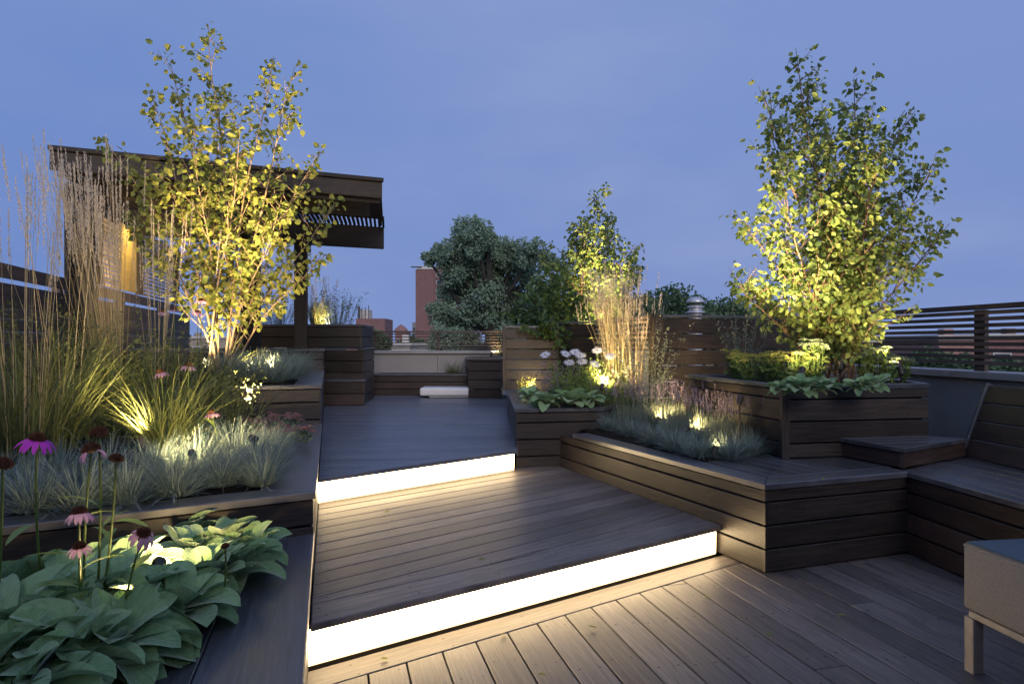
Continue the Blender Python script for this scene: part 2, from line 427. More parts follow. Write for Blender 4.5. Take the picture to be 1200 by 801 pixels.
up = [S2a - d2 * .3, S2b + d2 * .0, Vector((.05, 5.68)), Vector((-.035, 8.0)), Vector((-.05, 11.6)), Vector((-3.6, 11.6))]
up = clip(up, lx(0, .003), Vector((1, .2675)).normalized())
nose = clip(up, S2a + n2 * .14, -n2); rest = clip(up, S2a + n2 * .143, n2)
mb.prism(clean(nose), .354 - .03, .354, c=.005, du=(d2.x, d2.y))
deck(mb, rest, .354, 84, .118, gap=.007, joints=False)
# apron of the upper deck beside the left planters
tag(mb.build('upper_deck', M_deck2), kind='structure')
g = MB()
sub = [S1a + n1 * .05, S1b + n1 * .05, Vector((.6, 5.9)), Vector((-1.9, 5.9))]
g.prism([Vector(p) for p in sub], -.03, .14, c=.001)
g.prism([S2a + n2 * .05, S2b + n2 * .05, Vector((.0, 11.5)), Vector((-3.3, 11.5)), Vector((-1.6, 5.0))], -.03, .318, c=.001)
tag(g.build('deck_framing', M_back), kind='structure')
# glowing risers: emission stands in for LED strip wash under each nosing; rail behind
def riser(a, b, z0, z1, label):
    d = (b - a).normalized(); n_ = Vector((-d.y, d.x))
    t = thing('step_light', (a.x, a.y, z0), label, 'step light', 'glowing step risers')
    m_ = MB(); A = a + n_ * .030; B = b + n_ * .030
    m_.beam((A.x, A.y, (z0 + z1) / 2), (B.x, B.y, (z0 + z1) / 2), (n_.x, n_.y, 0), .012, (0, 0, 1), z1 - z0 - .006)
    m_.build('riser_glow', M_led, t)
    m_ = MB(); A = a + n_ * .044; B = b + n_ * .044
    m_.beam((A.x, A.y, (z0 + z1) / 2), (B.x, B.y, (z0 + z1) / 2), (n_.x, n_.y, 0), .012, (0, 0, 1), z1 - z0 - .004)
    m_.build('back_rail', M_dark, t)
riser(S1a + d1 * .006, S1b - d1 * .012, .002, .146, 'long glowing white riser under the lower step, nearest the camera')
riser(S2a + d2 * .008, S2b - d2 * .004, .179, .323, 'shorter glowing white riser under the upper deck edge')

# ---------------------------------------------------------------- planters
def planter(name, label, poly, z0, z1, hs, rim, cat='planter', wall_m=None, cap_m=None, faces=None, soil_drop=.03, group=None, cap_t=.032, over=.012, boards=None, mound=0):
    """poly CCW; faces = indexes of clad edges; rim = width of the cap boards per edge"""
    wall_m = wall_m or M_wall; cap_m = cap_m or M_cap
    P = [Vector(p) for p in poly]
    if area(P) < 0: P = P[::-1]
    n = len(P); t = thing(name, (sum(p.x for p in P) / n, sum(p.y for p in P) / n, z0), label, cat, group)
    wl = MB()
    for i in range(n):
        if faces is None or i in faces: cladding(wl, P[i], P[(i + 1) % n], z0, z1 - cap_t - .003, hs)
    wl.build('wall', wall_m, t)
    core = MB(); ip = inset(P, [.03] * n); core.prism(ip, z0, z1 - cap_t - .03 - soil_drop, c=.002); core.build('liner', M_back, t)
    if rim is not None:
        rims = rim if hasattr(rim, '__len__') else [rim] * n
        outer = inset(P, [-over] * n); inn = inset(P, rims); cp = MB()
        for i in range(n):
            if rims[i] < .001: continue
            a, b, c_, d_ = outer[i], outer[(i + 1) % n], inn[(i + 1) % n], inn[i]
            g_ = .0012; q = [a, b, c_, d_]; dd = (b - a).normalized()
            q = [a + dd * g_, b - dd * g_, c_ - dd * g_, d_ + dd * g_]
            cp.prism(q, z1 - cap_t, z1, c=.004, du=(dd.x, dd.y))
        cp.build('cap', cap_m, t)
        if boards is None:
            s = MB(); so_ = [(p.x, p.y) for p in inset(inn, [-.004] * n)]
            zz = z1 - soil_drop
            if mound:
                rings = 6; vs = []; fs = []; c0 = sum((Vector(p) for p in so_), Vector((0, 0))) / n; K = 8
                per = []
                for i in range(n):
                    a = Vector(so_[i]); b = Vector(so_[(i + 1) % n])
                    for k in range(K): per.append(a.lerp(b, k / K))
                for rr in range(rings + 1):
                    for p in per:
                        q = p.lerp(c0, rr / rings)
                        vs.append((q.x, q.y, zz + mound * math.sin(rr / rings * math.pi / 2) + .02 * mnoise.noise(Vector((q.x * 5, q.y * 5, 0)))))
                m_ = len(per)
                for rr in range(rings):
                    for k in range(m_):
                        fs.append((rr * m_ + k, rr * m_ + (k + 1) % m_, (rr + 1) * m_ + (k + 1) % m_, (rr + 1) * m_ + k))
                s.faces(vs, fs)
            else: s.face([(p[0], p[1], zz) for p in so_])
            s.build('soil', M_soil, t)
        else:
            b_ = MB(); boards(b_, inn); b_.build('top_boards', cap_m, t)
    return t

# A: nearest left, B, C, D: the stepped row along the left wall
Bf0 = Vector((wall_x(3.14), 3.14)); Bf1 = Vector((-3.35, 1.70))
def a_top(m_, q):
    k = Vector((1, .2675)).normalized(); q0 = lx(0) - k * .273
    deck(m_, clip(clip(q, q0, -k), lx(0) - k * .56, k), .37, -14.98, .142, gap=.007, joints=False)
    g_ = clip(q, lx(0) - k * .563, -k); m_.prism(g_, .30, .352, c=.002)
A = [lx(-2), Bf0 + Vector((-.004, -.004)), Bf1, Vector((-2.9, -2))]
planter('low_planter', 'lowest timber planter at the near left, filled with broad grey green leaves', A, -.02, .37, [.12, .13, .13],
        [.27, .02, .02, .02], faces=[0], soil_drop=.02, boards=a_top)
Cf0 = Vector((wall_x(5.78), 5.78)); Cf1 = Vector((fence_x(5.02) + .03, 5.02))
B = [Bf0, Cf0 + Vector((-.004, -.004)), Cf1, Vector((fence_x(2.2), 2.2)), Vector((-2.92, 1.9))]
Bp = [lx(3.14), lx(5.78), Cf1, Vector((-3.30, 1.72))]
planter('grass_planter', 'second timber planter on the left, one step up, holding blue fescue and tall grasses', Bp, -.02, .563,
        [.12, .14, .14, .14], [.24, .02, .02, .16], faces=[0, 3], soil_drop=.02, mound=.06)
Df0 = Vector((wall_x(8.75), 8.75)); Df1 = Vector((fence_x(8.1) + .03, 8.1))
Cp = [lx(5.78), lx(8.75), Df1, Cf1]
planter('birch_planter', 'third timber planter on the left with the multi-stem birch', Cp, .30, .889, [.11, .145, .145, .145],
        [.22, .02, .02, .05], faces=[0, 3], soil_drop=.02, mound=.16)
Dp = [lx(8.75), lx(9.85), Vector((fence_x(9.3) + .03, 9.3)), Df1]
planter('high_planter', 'fourth timber planter on the left, under the pergola post', Dp, .30, 1.165, [.10, .14, .14, .14, .14, .14],
        [.05, .05, .05, .05], faces=[0, 3], soil_drop=.02)
# stacked boxes at the end of the row
e0 = atd(380, 400, 9.95); e1 = atd(427, 400, 9.85)
Ep = [Vector((e0.x - .6, 9.92)), Vector((-2.13, 9.84)), Vector((-2.20, 10.9)), Vector((e0.x - .8, 10.9))]
planter('end_box', 'square timber box with a plain corner board at the end of the left planters', Ep, .35, 1.163, [.17, .17, .17, .17, .13], [.3] * 4,
        faces=[0, 1], cap_t=.02, boards=lambda m_, q: m_.prism(q, 1.143, 1.160, c=.001))
t_step = [Vector((wall_x(9.75) - .2, 9.80)), Vector((-2.085, 9.76)), Vector((-2.11, 10.2)), Vector((-3.0, 10.2))]
planter('timber_step', 'low timber step box in front of the end box', [Vector((-2.80, 9.60)), Vector((-2.085, 9.66)), Vector((-2.11, 9.828)), Vector((-2.83, 9.828))], .356, .72,
        [.18, .18], [.0805] * 4, faces=[0, 1], wall_m=M_wallr, boards=lambda m_, q: None, over=.01)
planter('raised_planter', 'highest timber planter behind the pergola post, with sage and grasses on top', [Vector((-4.1, 10.05)), Vector((-2.21, 10.05)), Vector((-2.28, 11.2)), Vector((-4.3, 11.2))],
        1.166, 1.51, [.16, .16], [.09] * 4, wall_m=M_wall, faces=[0, 1])

# F: centre planter with lamb's ears, reed grass and daisies
Fp = [Vector((.036, 5.84)), Vector((.78, 5.965)), Vector((2.1, 6.2)), Vector((1.3, 6.62)), Vector((.62, 8.2)), Vector((-.05, 8.05))]
Fp = [Vector((.036, 5.84)), Vector((.80, 5.97)), Vector((1.12, 6.55)), Vector((.62, 8.3)), Vector((-.055, 8.3))]
planter('centre_planter', 'timber planter in the centre with leafy rosettes, daisies and golden reed grass', Fp, .172, .68, [.10, .165, .165, .11],
        [.075, .05, .05, .05, .17], faces=[0, 1, 4], soil_drop=.02, mound=.03)
fs = [Vector((-.055, 8.31)), Vector((.5, 8.31)), Vector((.5, 10.85)), Vector((-.075, 10.85))]
planter('side_planter', 'dark timber planter along the upper deck behind the centre panels', fs, .30, .66, [.12, .15, .15], [.05] * 4, faces=[0, 3])
# J: dark box by the white lounge
planter('dark_box', 'dark timber box standing at the right end of the white lounge', [atd(549, 0, 10.9).xy, atd(588, 0, 10.85).xy, Vector((-.12, 11.9)), Vector((-.80, 11.9))],
        .35, 1.0, [.03, .155, .155, .155, .155], [.05] * 4, wall_m=M_wall)
# G: low right planter + bench top
Gc = Vector((2.345, 4.035)); Gp = [Ga, Gc, Vector((3.45, 4.35)), Vector((3.2, 7.6)), Vector((1.0, 7.0)), Gb]
G1 = [Ga, Gc, Vector((2.35, 7.2)), Vector((1.2, 7.0)), Gb + gd * .25]
tG = thing('low_bench_planter', (1.6, 4.4, 0), 'low timber planter and bench right of the steps, with lavender and a lit fescue edge', 'planter')
m_ = MB(); cladding(m_, Ga, Gc, 0.004, .452, [.07, .13, .13, .13]); cladding(m_, Gb + gd * .35, Ga, .004, .452, [.07, .13, .13, .13])
m_.build('wall', M_wall, tG)
g = MB(); g.prism(inset([Ga, Gc, Vector((3.3, 4.3)), Vector((3.2, 6.9)), Vector((1.15, 6.9)), Gb + gd * .3], [.03] * 6), .0, .44, c=.001); g.build('liner', M_back, tG)
m_ = MB()
bw = .14; fd = (Gc - Ga).normalized(); fn = Vector((-fd.y, fd.x)); o_ = .012
Fo = Ga - fn * o_ ; inn0 = inset([Ga, Gc, Gc + gd * 2, Ga + gd * 2], [bw, 0, 0, bw])[0]
out0 = inset([Ga, Gc, Gc + gd * 2, Ga + gd * 2], [-o_, 0, 0, -o_])[0]
m_.prism([out0 + fd * .001, Gc - fn * o_, Gc + fn * bw, inn0 + fd * .001], .455, .487, c=.004, du=(fd.x, fd.y))
e_out = out0 + gd * 2.19; e_in = inn0 + gd * 2.05
m_.prism([out0 + gd * .001, inn0 + gd * .001, e_in, e_out], .455, .487, c=.004, du=(gd.x, gd.y))
seat = [inn0 + fd * .003, Gc + fn * bw, Vector((3.2, 4.42)), Vector((3.2, 5.2)), Vector((1.86, 5.2)), inn0 + gd * 1.05]
seat = [inn0 + fd * .004, Gc + fn * (bw + .004) + fd * .02, Vector((3.2, 4.5)), Vector((3.2, 5.2)), inn0 + gd * 1.2 + fd * .004]
seat = clip(seat, inn0 + fn * .95, -fn)
seat2 = clip(seat, Vector(inn0) + fd * .004, fd)
deck(m_, seat2, .487, math.degrees(math.atan2(gd.x, gd.y)), .118, gap=.006, joints=False)
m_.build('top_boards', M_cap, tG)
s = MB()
bed = [inn0 + gd * .55, Vector((1.70, 4.62)), Vector((1.9, 6.5)), Vector((2.3, 7.0)), Vector((1.25, 6.9)), inn0 + gd * 2.2]
s.face([(p.x, p.y, .493) for p in bed]); s.build('soil', M_soil, tG)
# H: square planter with the big birch
Hp = [Vector((1.79, 4.455)), Vector((2.83, 4.66)), Vector((2.95, 6.0)), Vector((1.50, 6.0))]
Hp = [Vector((1.79, 4.455)), Vector((2.83, 4.64)), Vector((3.05, 5.9)), Vector((1.50, 5.9))]
tH = planter('square_planter', 'dark square timber planter with a lit corner post, holding the tall right birch', Hp, .489, .97, [.07, .15, .15, .10],
             [.035] * 4, faces=[0, 3], cap_t=.028, soil_drop=.03, over=.006)
m_ = MB(); c_ = Hp[0]; m_.beam((c_.x - .006, c_.y + .012, .489), (c_.x - .006, c_.y + .012, .940), (1, -.2, 0), .05, (.2, 1, 0), .09, r=.6); m_.build('corner_post', M_wall, tH)
# raised corner block between planter and bench
Kp = [Vector((2.355, 4.08)), Vector((3.02, 4.48)), Vector((2.86, 4.99)), Vector((2.19, 4.585))]
Kp = [Vector((2.345, 4.09)), Vector((2.99, 4.50)), Vector((2.80, 4.64)), Vector((2.19, 4.53))]
tK = thing('corner_table', (2.5, 4.4, .487), 'low raised timber block in the corner between square planter and bench', 'side table')
m_ = MB(); cladding(m_, Kp[0], Kp[1], .490, .588, [.1]); cladding(m_, Kp[3], Kp[0], .490, .588, [.1]); m_.build('wall', M_wallr, tK)
m_ = MB(); deck(m_, inset(Kp, [-.012, 0, 0, -.012]), .615, 80, .11, gap=.005, th=.026, joints=False); m_.build('top_boards', M_cap, tK)
g = MB(); g.prism(inset(Kp, [.025] * 4), .49, .585, c=.001); g.build('liner', M_back, tK)

# ---------------------------------------------------------------- right bench with slanted back
bx = lambda Y: 2.335 + (4.05 - Y) * .115
tb = thing('long_bench', (2.7, 3, 0), 'long dark timber bench with a slanted plank back on the right edge', 'bench')
m_ = MB(); cladding(m_, (bx(4.04), 4.04), (bx(-1), -1), .004, .452, [.09, .12, .12, .12]); m_.build('front_boards', M_wallr, tb)
m_ = MB(); deck(m_, [Vector((bx(4.06) - .012, 4.06)), Vector((bx(-1) - .012, -1)), Vector((bx(-1) + .62, -1)), Vector((3.0, 4.55))], .487, math.degrees(math.atan(-.115)), .125, gap=.007, joints=False, c=.005)
m_.build('seat', M_cap, tb)
m_ = MB()
b0 = Vector((3.00, 4.52, .49)); b1 = Vector((3.0 + 5.4 * .1, -.9, .49)); upv = Vector((.36, .03, .93)).normalized()
al = (b1 - b0).normalized(); nn_ = al.cross(upv).normalized()
z = .05
for k in range(4):
    c0 = b0 + upv * (.062 + k * .127); c1 = b1 + upv * (.062 + k * .127)
    m_.beam(c0, c1, upv, .118, nn_, .024)
m_.build('backrest', M_wallr, tb)
m_ = MB(); m_.beam(b0 - al * .014 + upv * .0, b0 - al * .014 + upv * .515, al, .024, nn_, .05)
m_.build('back_frame', M_cap, tb)
g = MB(); g.prism([Vector((bx(4.0) + .03, 4.0)), Vector((bx(-1) + .03, -1)), Vector((3.5, -1)), Vector((2.98, 4.0))], 0, .44, c=.001); g.build('liner', M_back, tb)

# ---------------------------------------------------------------- parapets and slatted fences
def parapet(name, label, p0, p1, z0, z1, mat, seam=1.2, th=.16):
    p0 = Vector(p0); p1 = Vector(p1); d = (p1 - p0).normalized(); o_ = Vector((d.y, -d.x)); L = (p1 - p0).length
    t = thing(name, (p0.x, p0.y, z0), label, 'parapet wall')
    core = MB(); a = p0 - o_ * (th / 2 + .012); b = p1 - o_ * (th / 2 + .012)
    core.beam((a.x, a.y, (z0 + z1 - .05) / 2), (b.x, b.y, (z0 + z1 - .05) / 2), (o_.x, o_.y, 0), th, (0, 0, 1), z1 - .05 - z0); core.build('core', M_dark, t)
    m_ = MB(); u = 0; dots = MB()
    while u < L:
        e = min(u + seam, L); a = p0 + d * (u + .003) ; b = p0 + d * (e - .003)
        m_.beam((a.x, a.y, (z0 + z1 - .06) / 2), (b.x, b.y, (z0 + z1 - .06) / 2), (o_.x, o_.y, 0), .02, (0, 0, 1), z1 - .06 - z0)
        for uu in (u + .06, e - .06, (u + e) / 2):
            for zz in (z0 + .12, (z0 + z1) / 2, z1 - .14):
                q = p0 + d * uu + o_ * .011; m_.lathe([(.0, .003), (.007, .002), (.008, 0)], (q.x, q.y, zz), 8, ax=(o_.x, o_.y, 0))
        u = e
    m_.build('panel', mat, t)
    m_ = MB(); a = p0 - o_ * (th / 2 - .01); b = p1 - o_ * (th / 2 - .01)
    m_.beam((a.x, a.y, z1 - .028), (b.x, b.y, z1 - .028), (o_.x, o_.y, 0), th + .10, (0, 0, 1), .056, c=.004); m_.build('coping', M_cap2, t)
    return t
def slat_fence(name, label, p0, p1, z0, z1, n, sh, mat, posts=(), th=.02, top=.04, post_w=.09, cat='fence'):
    p0 = Vector(p0); p1 = Vector(p1); d = (p1 - p0).normalized(); o_ = Vector((d.y, -d.x))
    t = thing(name, (p0.x, p0.y, z0), label, cat); m_ = MB()
    for k in range(n):
        zz = z0 + (z1 - top - z0) * (k + .5) / n
        m_.beam((p0.x, p0.y, zz), (p1.x, p1.y, zz), (o_.x, o_.y, 0), th, (0, 0, 1), sh, c=.002)
    m_.build('slats', mat, t)
    m_ = MB(); m_.beam((p0.x, p0.y, z1 - top / 2), (p1.x, p1.y, z1 - top / 2), (o_.x, o_.y, 0), .06, (0, 0, 1), top); m_.build('top_rail', mat, t)
    for q in posts:
        m_ = MB(); c_ = p0 + d * q - o_ * (th / 2 + .022)
        m_.beam((c_.x, c_.y, z0 - .05), (c_.x, c_.y, z1 - top - .002), (d.x, d.y, 0), post_w, (o_.x, o_.y, 0), .04); m_.build('post', mat, t)
    return t
parapet('parapet_wall', 'blue grey panelled parapet behind the right bench and birch', (para_x(8.6), 8.6), (para_x(-1), -1), 0, 1.02, M_panel, 1.25)
pp0 = Vector((para_x(8.6) + .05, 8.6)); pp1 = Vector((para_x(-1) + .05, -1)); pl = (pp1 - pp0).length
slat_fence('slat_fence', 'open slatted timber fence on top of the right parapet', pp0, pp1, 1.06, 1.545, 9, .030, M_fence,
           posts=[(8.6 - y) * 1.0098 for y in (7.3, 5.42, 3.6, 1.8)], post_w=.105)
q0 = atd(432, 0, 12.0); q1 = atd(596, 0, 12.0)
parapet('rear_parapet', 'pale grey parapet across the far end of the deck', (-2.46, 12.0), (2.9, 12.0), .2, 1.10, M_panel2, 1.15)
slat_fence('rear_slat_fence', 'thin slatted fence on top of the far parapet', (-2.46, 12.06), (2.9, 12.06), 1.11, 1.445, 6, .018, M_fence, posts=(.03, 1.15, 2.4, 3.6), top=.03, post_w=.05)
planter('bench_planter', 'low dark timber planter box along the foot of the far parapet', [Vector((-2.36, 11.45)), Vector((-.1, 11.45)), Vector((-.1, 11.97)), Vector((-2.36, 11.97))],
        .35, .715, [.1, .12, .12], [.06] * 4, wall_m=M_wallr)
m_ = MB(); m_.beam((-2.385, 11.40, .35), (-2.385, 11.40, 1.03), (1, 0, 0), .045, (0, 1, 0), .09); tag(m_.build('end_post', M_wallr), 'short reddish timber post at the left end of the far parapet', 'post')

# left boundary fence
tf = thing('board_fence', (fence_x(6), 6, 0), 'dark horizontal board fence along the left edge behind the reed grass', 'fence')
m_ = MB(); z = 1.87; hs = [(.115, .040), (.09, .002)] + [(.095, .002)] * 10
for i, (h_, gp_) in enumerate(hs):
    m_.beam((fence_x(1.2), 1.2, z - h_ / 2), (fence_x(12.5), 12.5, z - h_ / 2), (1, .2675, 0), .022, (0, 0, 1), h_)
    z -= h_ + gp_
m_.build('boards', M_fence, tf)
for y in (2.6, 4.6, 6.6, 8.6, 10.6, 12.4):
    m_ = MB(); m_.beam((fence_x(y) - .06, y, .3), (fence_x(y) - .06, y, 1.84), (1, .2675, 0), .08, (-.2675, 1, 0), .08); m_.build('post', M_fence, tf)

# centre screens behind the centre planter
def board_panel(name, label, p0, p1, z0, z1, n, mat, posts=(0, 1), gap=.011, th=.024, pw=.05, cat='screen panel', pd=.06):
    p0 = Vector(p0); p1 = Vector(p1); d = (p1 - p0).normalized(); o_ = Vector((d.y, -d.x)); L = (p1 - p0).length
    t = thing(name, (p0.x, p0.y, z0), label, cat); m_ = MB(); hh = (z1 - .03 - z0) / n
    for k in range(n):
        zz = z0 + hh * (k + .5)
        m_.beam((p0.x, p0.y, zz + U(-.002, .002)), (p1.x, p1.y, zz + U(-.002, .002)), (o_.x, o_.y, 0), th, (0, 0, 1), hh - gap)
    m_.build('boards', mat, t)
    m_ = MB(); m_.beam((p0.x, p0.y, z1 - .013), (p1.x, p1.y, z1 - .013), (o_.x, o_.y, 0), .065, (0, 0, 1), .026); m_.build('top_rail', M_cap, t)
    for s_ in posts:
        c_ = p0 + d * (L * s_ + (pw / 2 + .001) * (-1 if s_ == 0 else 1)); m_ = MB()
        m_.beam((c_.x, c_.y, z0), (c_.x, c_.y, z1), (d.x, d.y, 0), pw, (o_.x, o_.y, 0), pd); m_.build('post', mat, t)
    return t
board_panel('timber_screen', 'timber screen of six boards left of the daisies', (-.075, 8.02), (.55, 8.06), .68, 1.44, 6, M_wall, posts=(0,), pw=.035)
board_panel('narrow_screen', 'narrow dark board screen between the six-board screen and the reed grass', (.60, 8.5), (1.06, 8.15), .60, 1.50, 5, M_wall, posts=(0, 1), pw=.05)
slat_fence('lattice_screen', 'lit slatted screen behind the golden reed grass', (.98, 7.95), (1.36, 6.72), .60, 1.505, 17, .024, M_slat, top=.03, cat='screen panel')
board_panel('tall_screen', 'tall timber screen of six boards with a stout left post, behind the lavender', (1.43, 6.60), (3.30, 7.28), .40, 1.515, 7, M_wall, posts=(0,), pw=.10, pd=.11)

# ---------------------------------------------------------------- pergola
PR = Vector((-1.44, 7.54)); PL = Vector((-4.25, 6.28)); pdv = (PR - PL).normalized()
Q = Vector((-1.94, 10.3)); QL = Q - pdv * 3.45
tp_ = thing('pergola', (-3, 8.5, .35), 'dark timber pergola with deep fascia and slatted roof above the left planters', 'pergola')
pn = Vector((-pdv.y, pdv.x)); zt = H + 1.80; zb = H + 1.583
def hb(p0, p1, z0, z1, th, name, mat=M_perg, r=None):
    p0 = Vector(p0); p1 = Vector(p1); d = (p1 - p0).normalized()
    m_ = MB(); m_.beam((p0.x, p0.y, (z0 + z1) / 2), (p1.x, p1.y, (z0 + z1) / 2), (-d.y, d.x, 0), th, (0, 0, 1), z1 - z0, c=.005, r=r); return m_.build(name, mat, tp_)
hb(PL, PR, zb, zt - .045, .05, 'front_fascia', M_perg, .7)
hb(PL - pdv * .01 - pn * .012, PR + pdv * .01 - pn * .012, zt - .042, zt, .085, 'edge_board', M_perg, .2)
hb(PL + pn * .07 + pdv * .05, PR + pn * .07 - pdv * .01, zb - .045, zb - .002, .05, 'lower_edge_board', M_perg, .3)
hb(Q - pdv * 3.75, Q, H + 1.40, H + 1.725, .07, 'rear_beam')
i0 = PL + pn * .42 + pdv * .25; i1 = PR + pn * .5 - pdv * .03
hb(i0, i1, H + 1.46, H + 1.62, .06, 'inner_beam')
hb(PR + Vector((-.03, .05)), Q + Vector((-.03, -.06)), H + 1.735, H + 1.79, .04, 'side_rafter')
hb(PL + Vector((.03, .05)), QL + Vector((-.05, -.06)), H + 1.60, H + 1.72, .04, 'side_rafter')
# solid boarding over the front part, open slats over the back part
m_ = MB(); fr = (Q - PR); fl = (QL - PL); f0 = .76
poly_r = [PL + pn * .03, PR + pn * .03 , PR + fr * f0, PL + fl * f0]
deck(m_, poly_r, H + 1.758, math.degrees(math.atan2(pdv.x, pdv.y)), .13, gap=.004, joints=False); m_.build('roof_boards', M_perg, tp_)
m_ = MB(); k = 0; L = (Q - QL).length + .3
while k * .062 < L:
    a = PR + fr * f0 - pdv * (k * .062); b = Q - pdv * (k * .062) + (Q - PR).normalized() * .1
    m_.beam((a.x, a.y, H + 1.752), (b.x, b.y, H + 1.752), (pdv.x, pdv.y, 0), .032, (0, 0, 1), .044, c=.002); k += 1
m_.build('roof_slats', M_perg, tp_)
def post(px0, px1, Y, z0, z1, name='post', mat=M_perg):
    a = atd(px0, 0, Y); b = atd(px1, 0, Y); m_ = MB(); c_ = (a + b) / 2; w_ = b.x - a.x
    m_.beam((c_.x, c_.y, z0), (c_.x, c_.y, z1), (1, .2, 0), w_, (-.2, 1, 0), w_ * .9, c=.006); return m_.build(name, mat, tp_)
post(345.5, 360, 9.75, 1.165, H + 1.41)
m_ = MB(); a = atd(363, 0, 9.8); m_.beam((a.x - .02, a.y, H + 1.30), (a.x - .02, a.y, H + 1.41), (1, 0, 0), .05, (0, 1, 0), .1); m_.build('post_bracket', M_perg, tp_)
post(284, 304, 8.5, .85, H + 1.60)
post(82, 110, 6.95, .55, H + 1.58)
# screens in the left side of the pergola
def side(y0, y1, z0, z1, name, mat, slats=False):
    m_ = MB()
    if slats:
        z = z0
        while z < z1:
            m_.beam((fence_x(y0) + .03, y0, z), (fence_x(y1) + .03, y1, z), (1, .2675, 0), .03, (0, 0, 1), .031, c=.002); z += .052
    else: m_.beam((fence_x(y0) + .03, y0, (z0 + z1) / 2), (fence_x(y1) + .03, y1, (z0 + z1) / 2), (1, .2675, 0), .02, (0, 0, 1), z1 - z0)
    return m_.build(name, mat, tp_)
side(6.62, 7.0, 1.90, H + 1.55, 'screen', M_perg, True)
side(7.06, 7.42, 1.89, H + 1.55, 'panel', M_perg)
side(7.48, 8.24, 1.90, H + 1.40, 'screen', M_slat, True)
side(8.26, 8.95, 1.89, H + 1.45, 'panel', M_yel)
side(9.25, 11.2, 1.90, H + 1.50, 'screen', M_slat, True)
for y in (7.45, 9.1, 11.25):
    m_ = MB(); m_.beam((fence_x(y) + .04, y, 1.88), (fence_x(y) + .04, y, H + 1.60), (1, .2675, 0), .09, (-.2675, 1, 0), .09); m_.build('post', M_perg, tp_)

# ---------------------------------------------------------------- ottoman, white lounge, roof vent
def rbox(mb, c, ax, ay, lx_, ly_, z0, z1, rr=.02, seg=5, bulge=0.0):
    """box with rounded vertical and horizontal edges"""
    c = Vector(c); ax = Vector(ax).normalized(); ay = Vector(ay).normalized(); rows = []
    prof = [(rr * (1 - math.sin(a)), z0 + rr * (1 - math.cos(a))) for a in [0]]
    prof = []
    for k in range(seg + 1):
        a = math.pi / 2 * k / seg; prof.append((rr * (1 - math.sin(a)), z0 + rr * (1 - math.cos(a))))
    for k in range(seg + 1):
        a = math.pi / 2 * k / seg; prof.append((rr * (1 - math.cos(a)), z1 - rr * (1 - math.sin(a))))
    for (ins, z) in prof:
        ring = []; hx = lx_ / 2 - ins; hy = ly_ / 2 - ins; r2 = max(rr - ins, .0015)
        for (sx, sy, a0) in ((1, 1, 0), (-1, 1, 90), (-1, -1, 180), (1, -1, 270)):
            for k in range(seg + 1):
                a = R(a0 + 90 * k / seg)
                ring.append(c + ax * (sx * (hx - r2) + r2 * math.cos(a)) + ay * (sy * (hy - r2) + r2 * math.sin(a)) + Vector((0, 0, z)))
        rows.append(ring)
    n = len(rows[0]); vs = [p for r_ in rows for p in r_]; fs = []
    for i in range(len(rows) - 1):
        for k in range(n): fs.append((i * n + k, i * n + (k + 1) % n, (i + 1) * n + (k + 1) % n, (i + 1) * n + k))
    fs.append(tuple(range(n - 1, -1, -1))); fs.append(tuple((len(rows) - 1) * n + k for k in range(n)))
    mb.faces(vs, fs)
oc = Vector((1.725, 2.615)); od = Vector((.135, -.99)).normalized(); ow = Vector((.99, .135)).normalized(); ol = 1.15; ob = .62
cc = oc + od * ol / 2 + ow * ob / 2
to = thing('ottoman', (cc.x, cc.y, 0), 'grey fabric ottoman with a flat blue grey top on square legs at the right edge', 'ottoman')
m_ = MB(); rbox(m_, (cc.x, cc.y, 0), (od.x, od.y, 0), (ow.x, ow.y, 0), ol, ob, .235, .481, .016); m_.build('body', M_fab, to, smooth=True)
m_ = MB(); rbox(m_, (cc.x, cc.y, 0), (od.x, od.y, 0), (ow.x, ow.y, 0), ol - .012, ob - .012, .470, .492, .010); m_.build('top', M_fabt, to, smooth=True)
m_ = MB()
rg = []
for (sx, sy) in ((-1, -1), (1, -1), (1, 1), (-1, 1), (-1, -1)):
    q = cc + od * sx * (ol / 2 - .004) + ow * sy * (ob / 2 - .004); rg.append(V3(q.x, q.y, .476))
for i in range(4): m_.tube([rg[i], rg[i + 1]], .0045, 8)
m_.build('piping', M_fab, to, True)
m_ = MB()
for s_ in (-1, 1):
    a = cc + ow * s_ * (ob / 2 - .03) - od * (ol / 2 - .02); b = cc + ow * s_ * (ob / 2 - .03) + od * (ol / 2 - .02)
    m_.beam((a.x, a.y, .219), (b.x, b.y, .219), (ow.x, ow.y, 0), .04, (0, 0, 1), .026)
m_.build('frame_rail', M_leg, to)
for s_ in (-1, 1):
    for e_ in (-1, 1):
        a = cc + ow * s_ * (ob / 2 - .026) + od * e_ * (ol / 2 - .026); m_ = MB()
        m_.beam((a.x, a.y, 0), (a.x, a.y, .206), (ow.x, ow.y, 0), .045, (od.x, od.y, 0), .045); m_.build('leg', M_leg, to)
tl = thing('white_lounge', (-.95, 11.15, .36), 'low white rounded resin lounge at the far end of the upper deck', 'lounge')
m_ = MB(); rbox(m_, (-.78, 11.15, 0), (1, 0, 0), (0, 1, 0), 1.40, .46, .385, .515, .035, 5); m_.build('body', M_white, tl, smooth=True)
m_ = MB(); rbox(m_, (-.74, 11.15, 0), (1, 0, 0), (0, 1, 0), 1.20, .36, .356, .412, .02, 4); m_.build('plinth', M_white, tl, smooth=True)
tv = thing('roof_vent', tuple(atd(815, 0, 9.6).xy) + (0,), 'round white metal roof vent with stacked caps showing above the tall screen', 'roof vent')
vx, vy = atd(815, 0, 9.6).xy
m_ = MB(); m_.lathe([(.09, -.05), (.09, 1.72)], (vx, vy, 0), 20); m_.build('pipe', M_metal, tv, True)
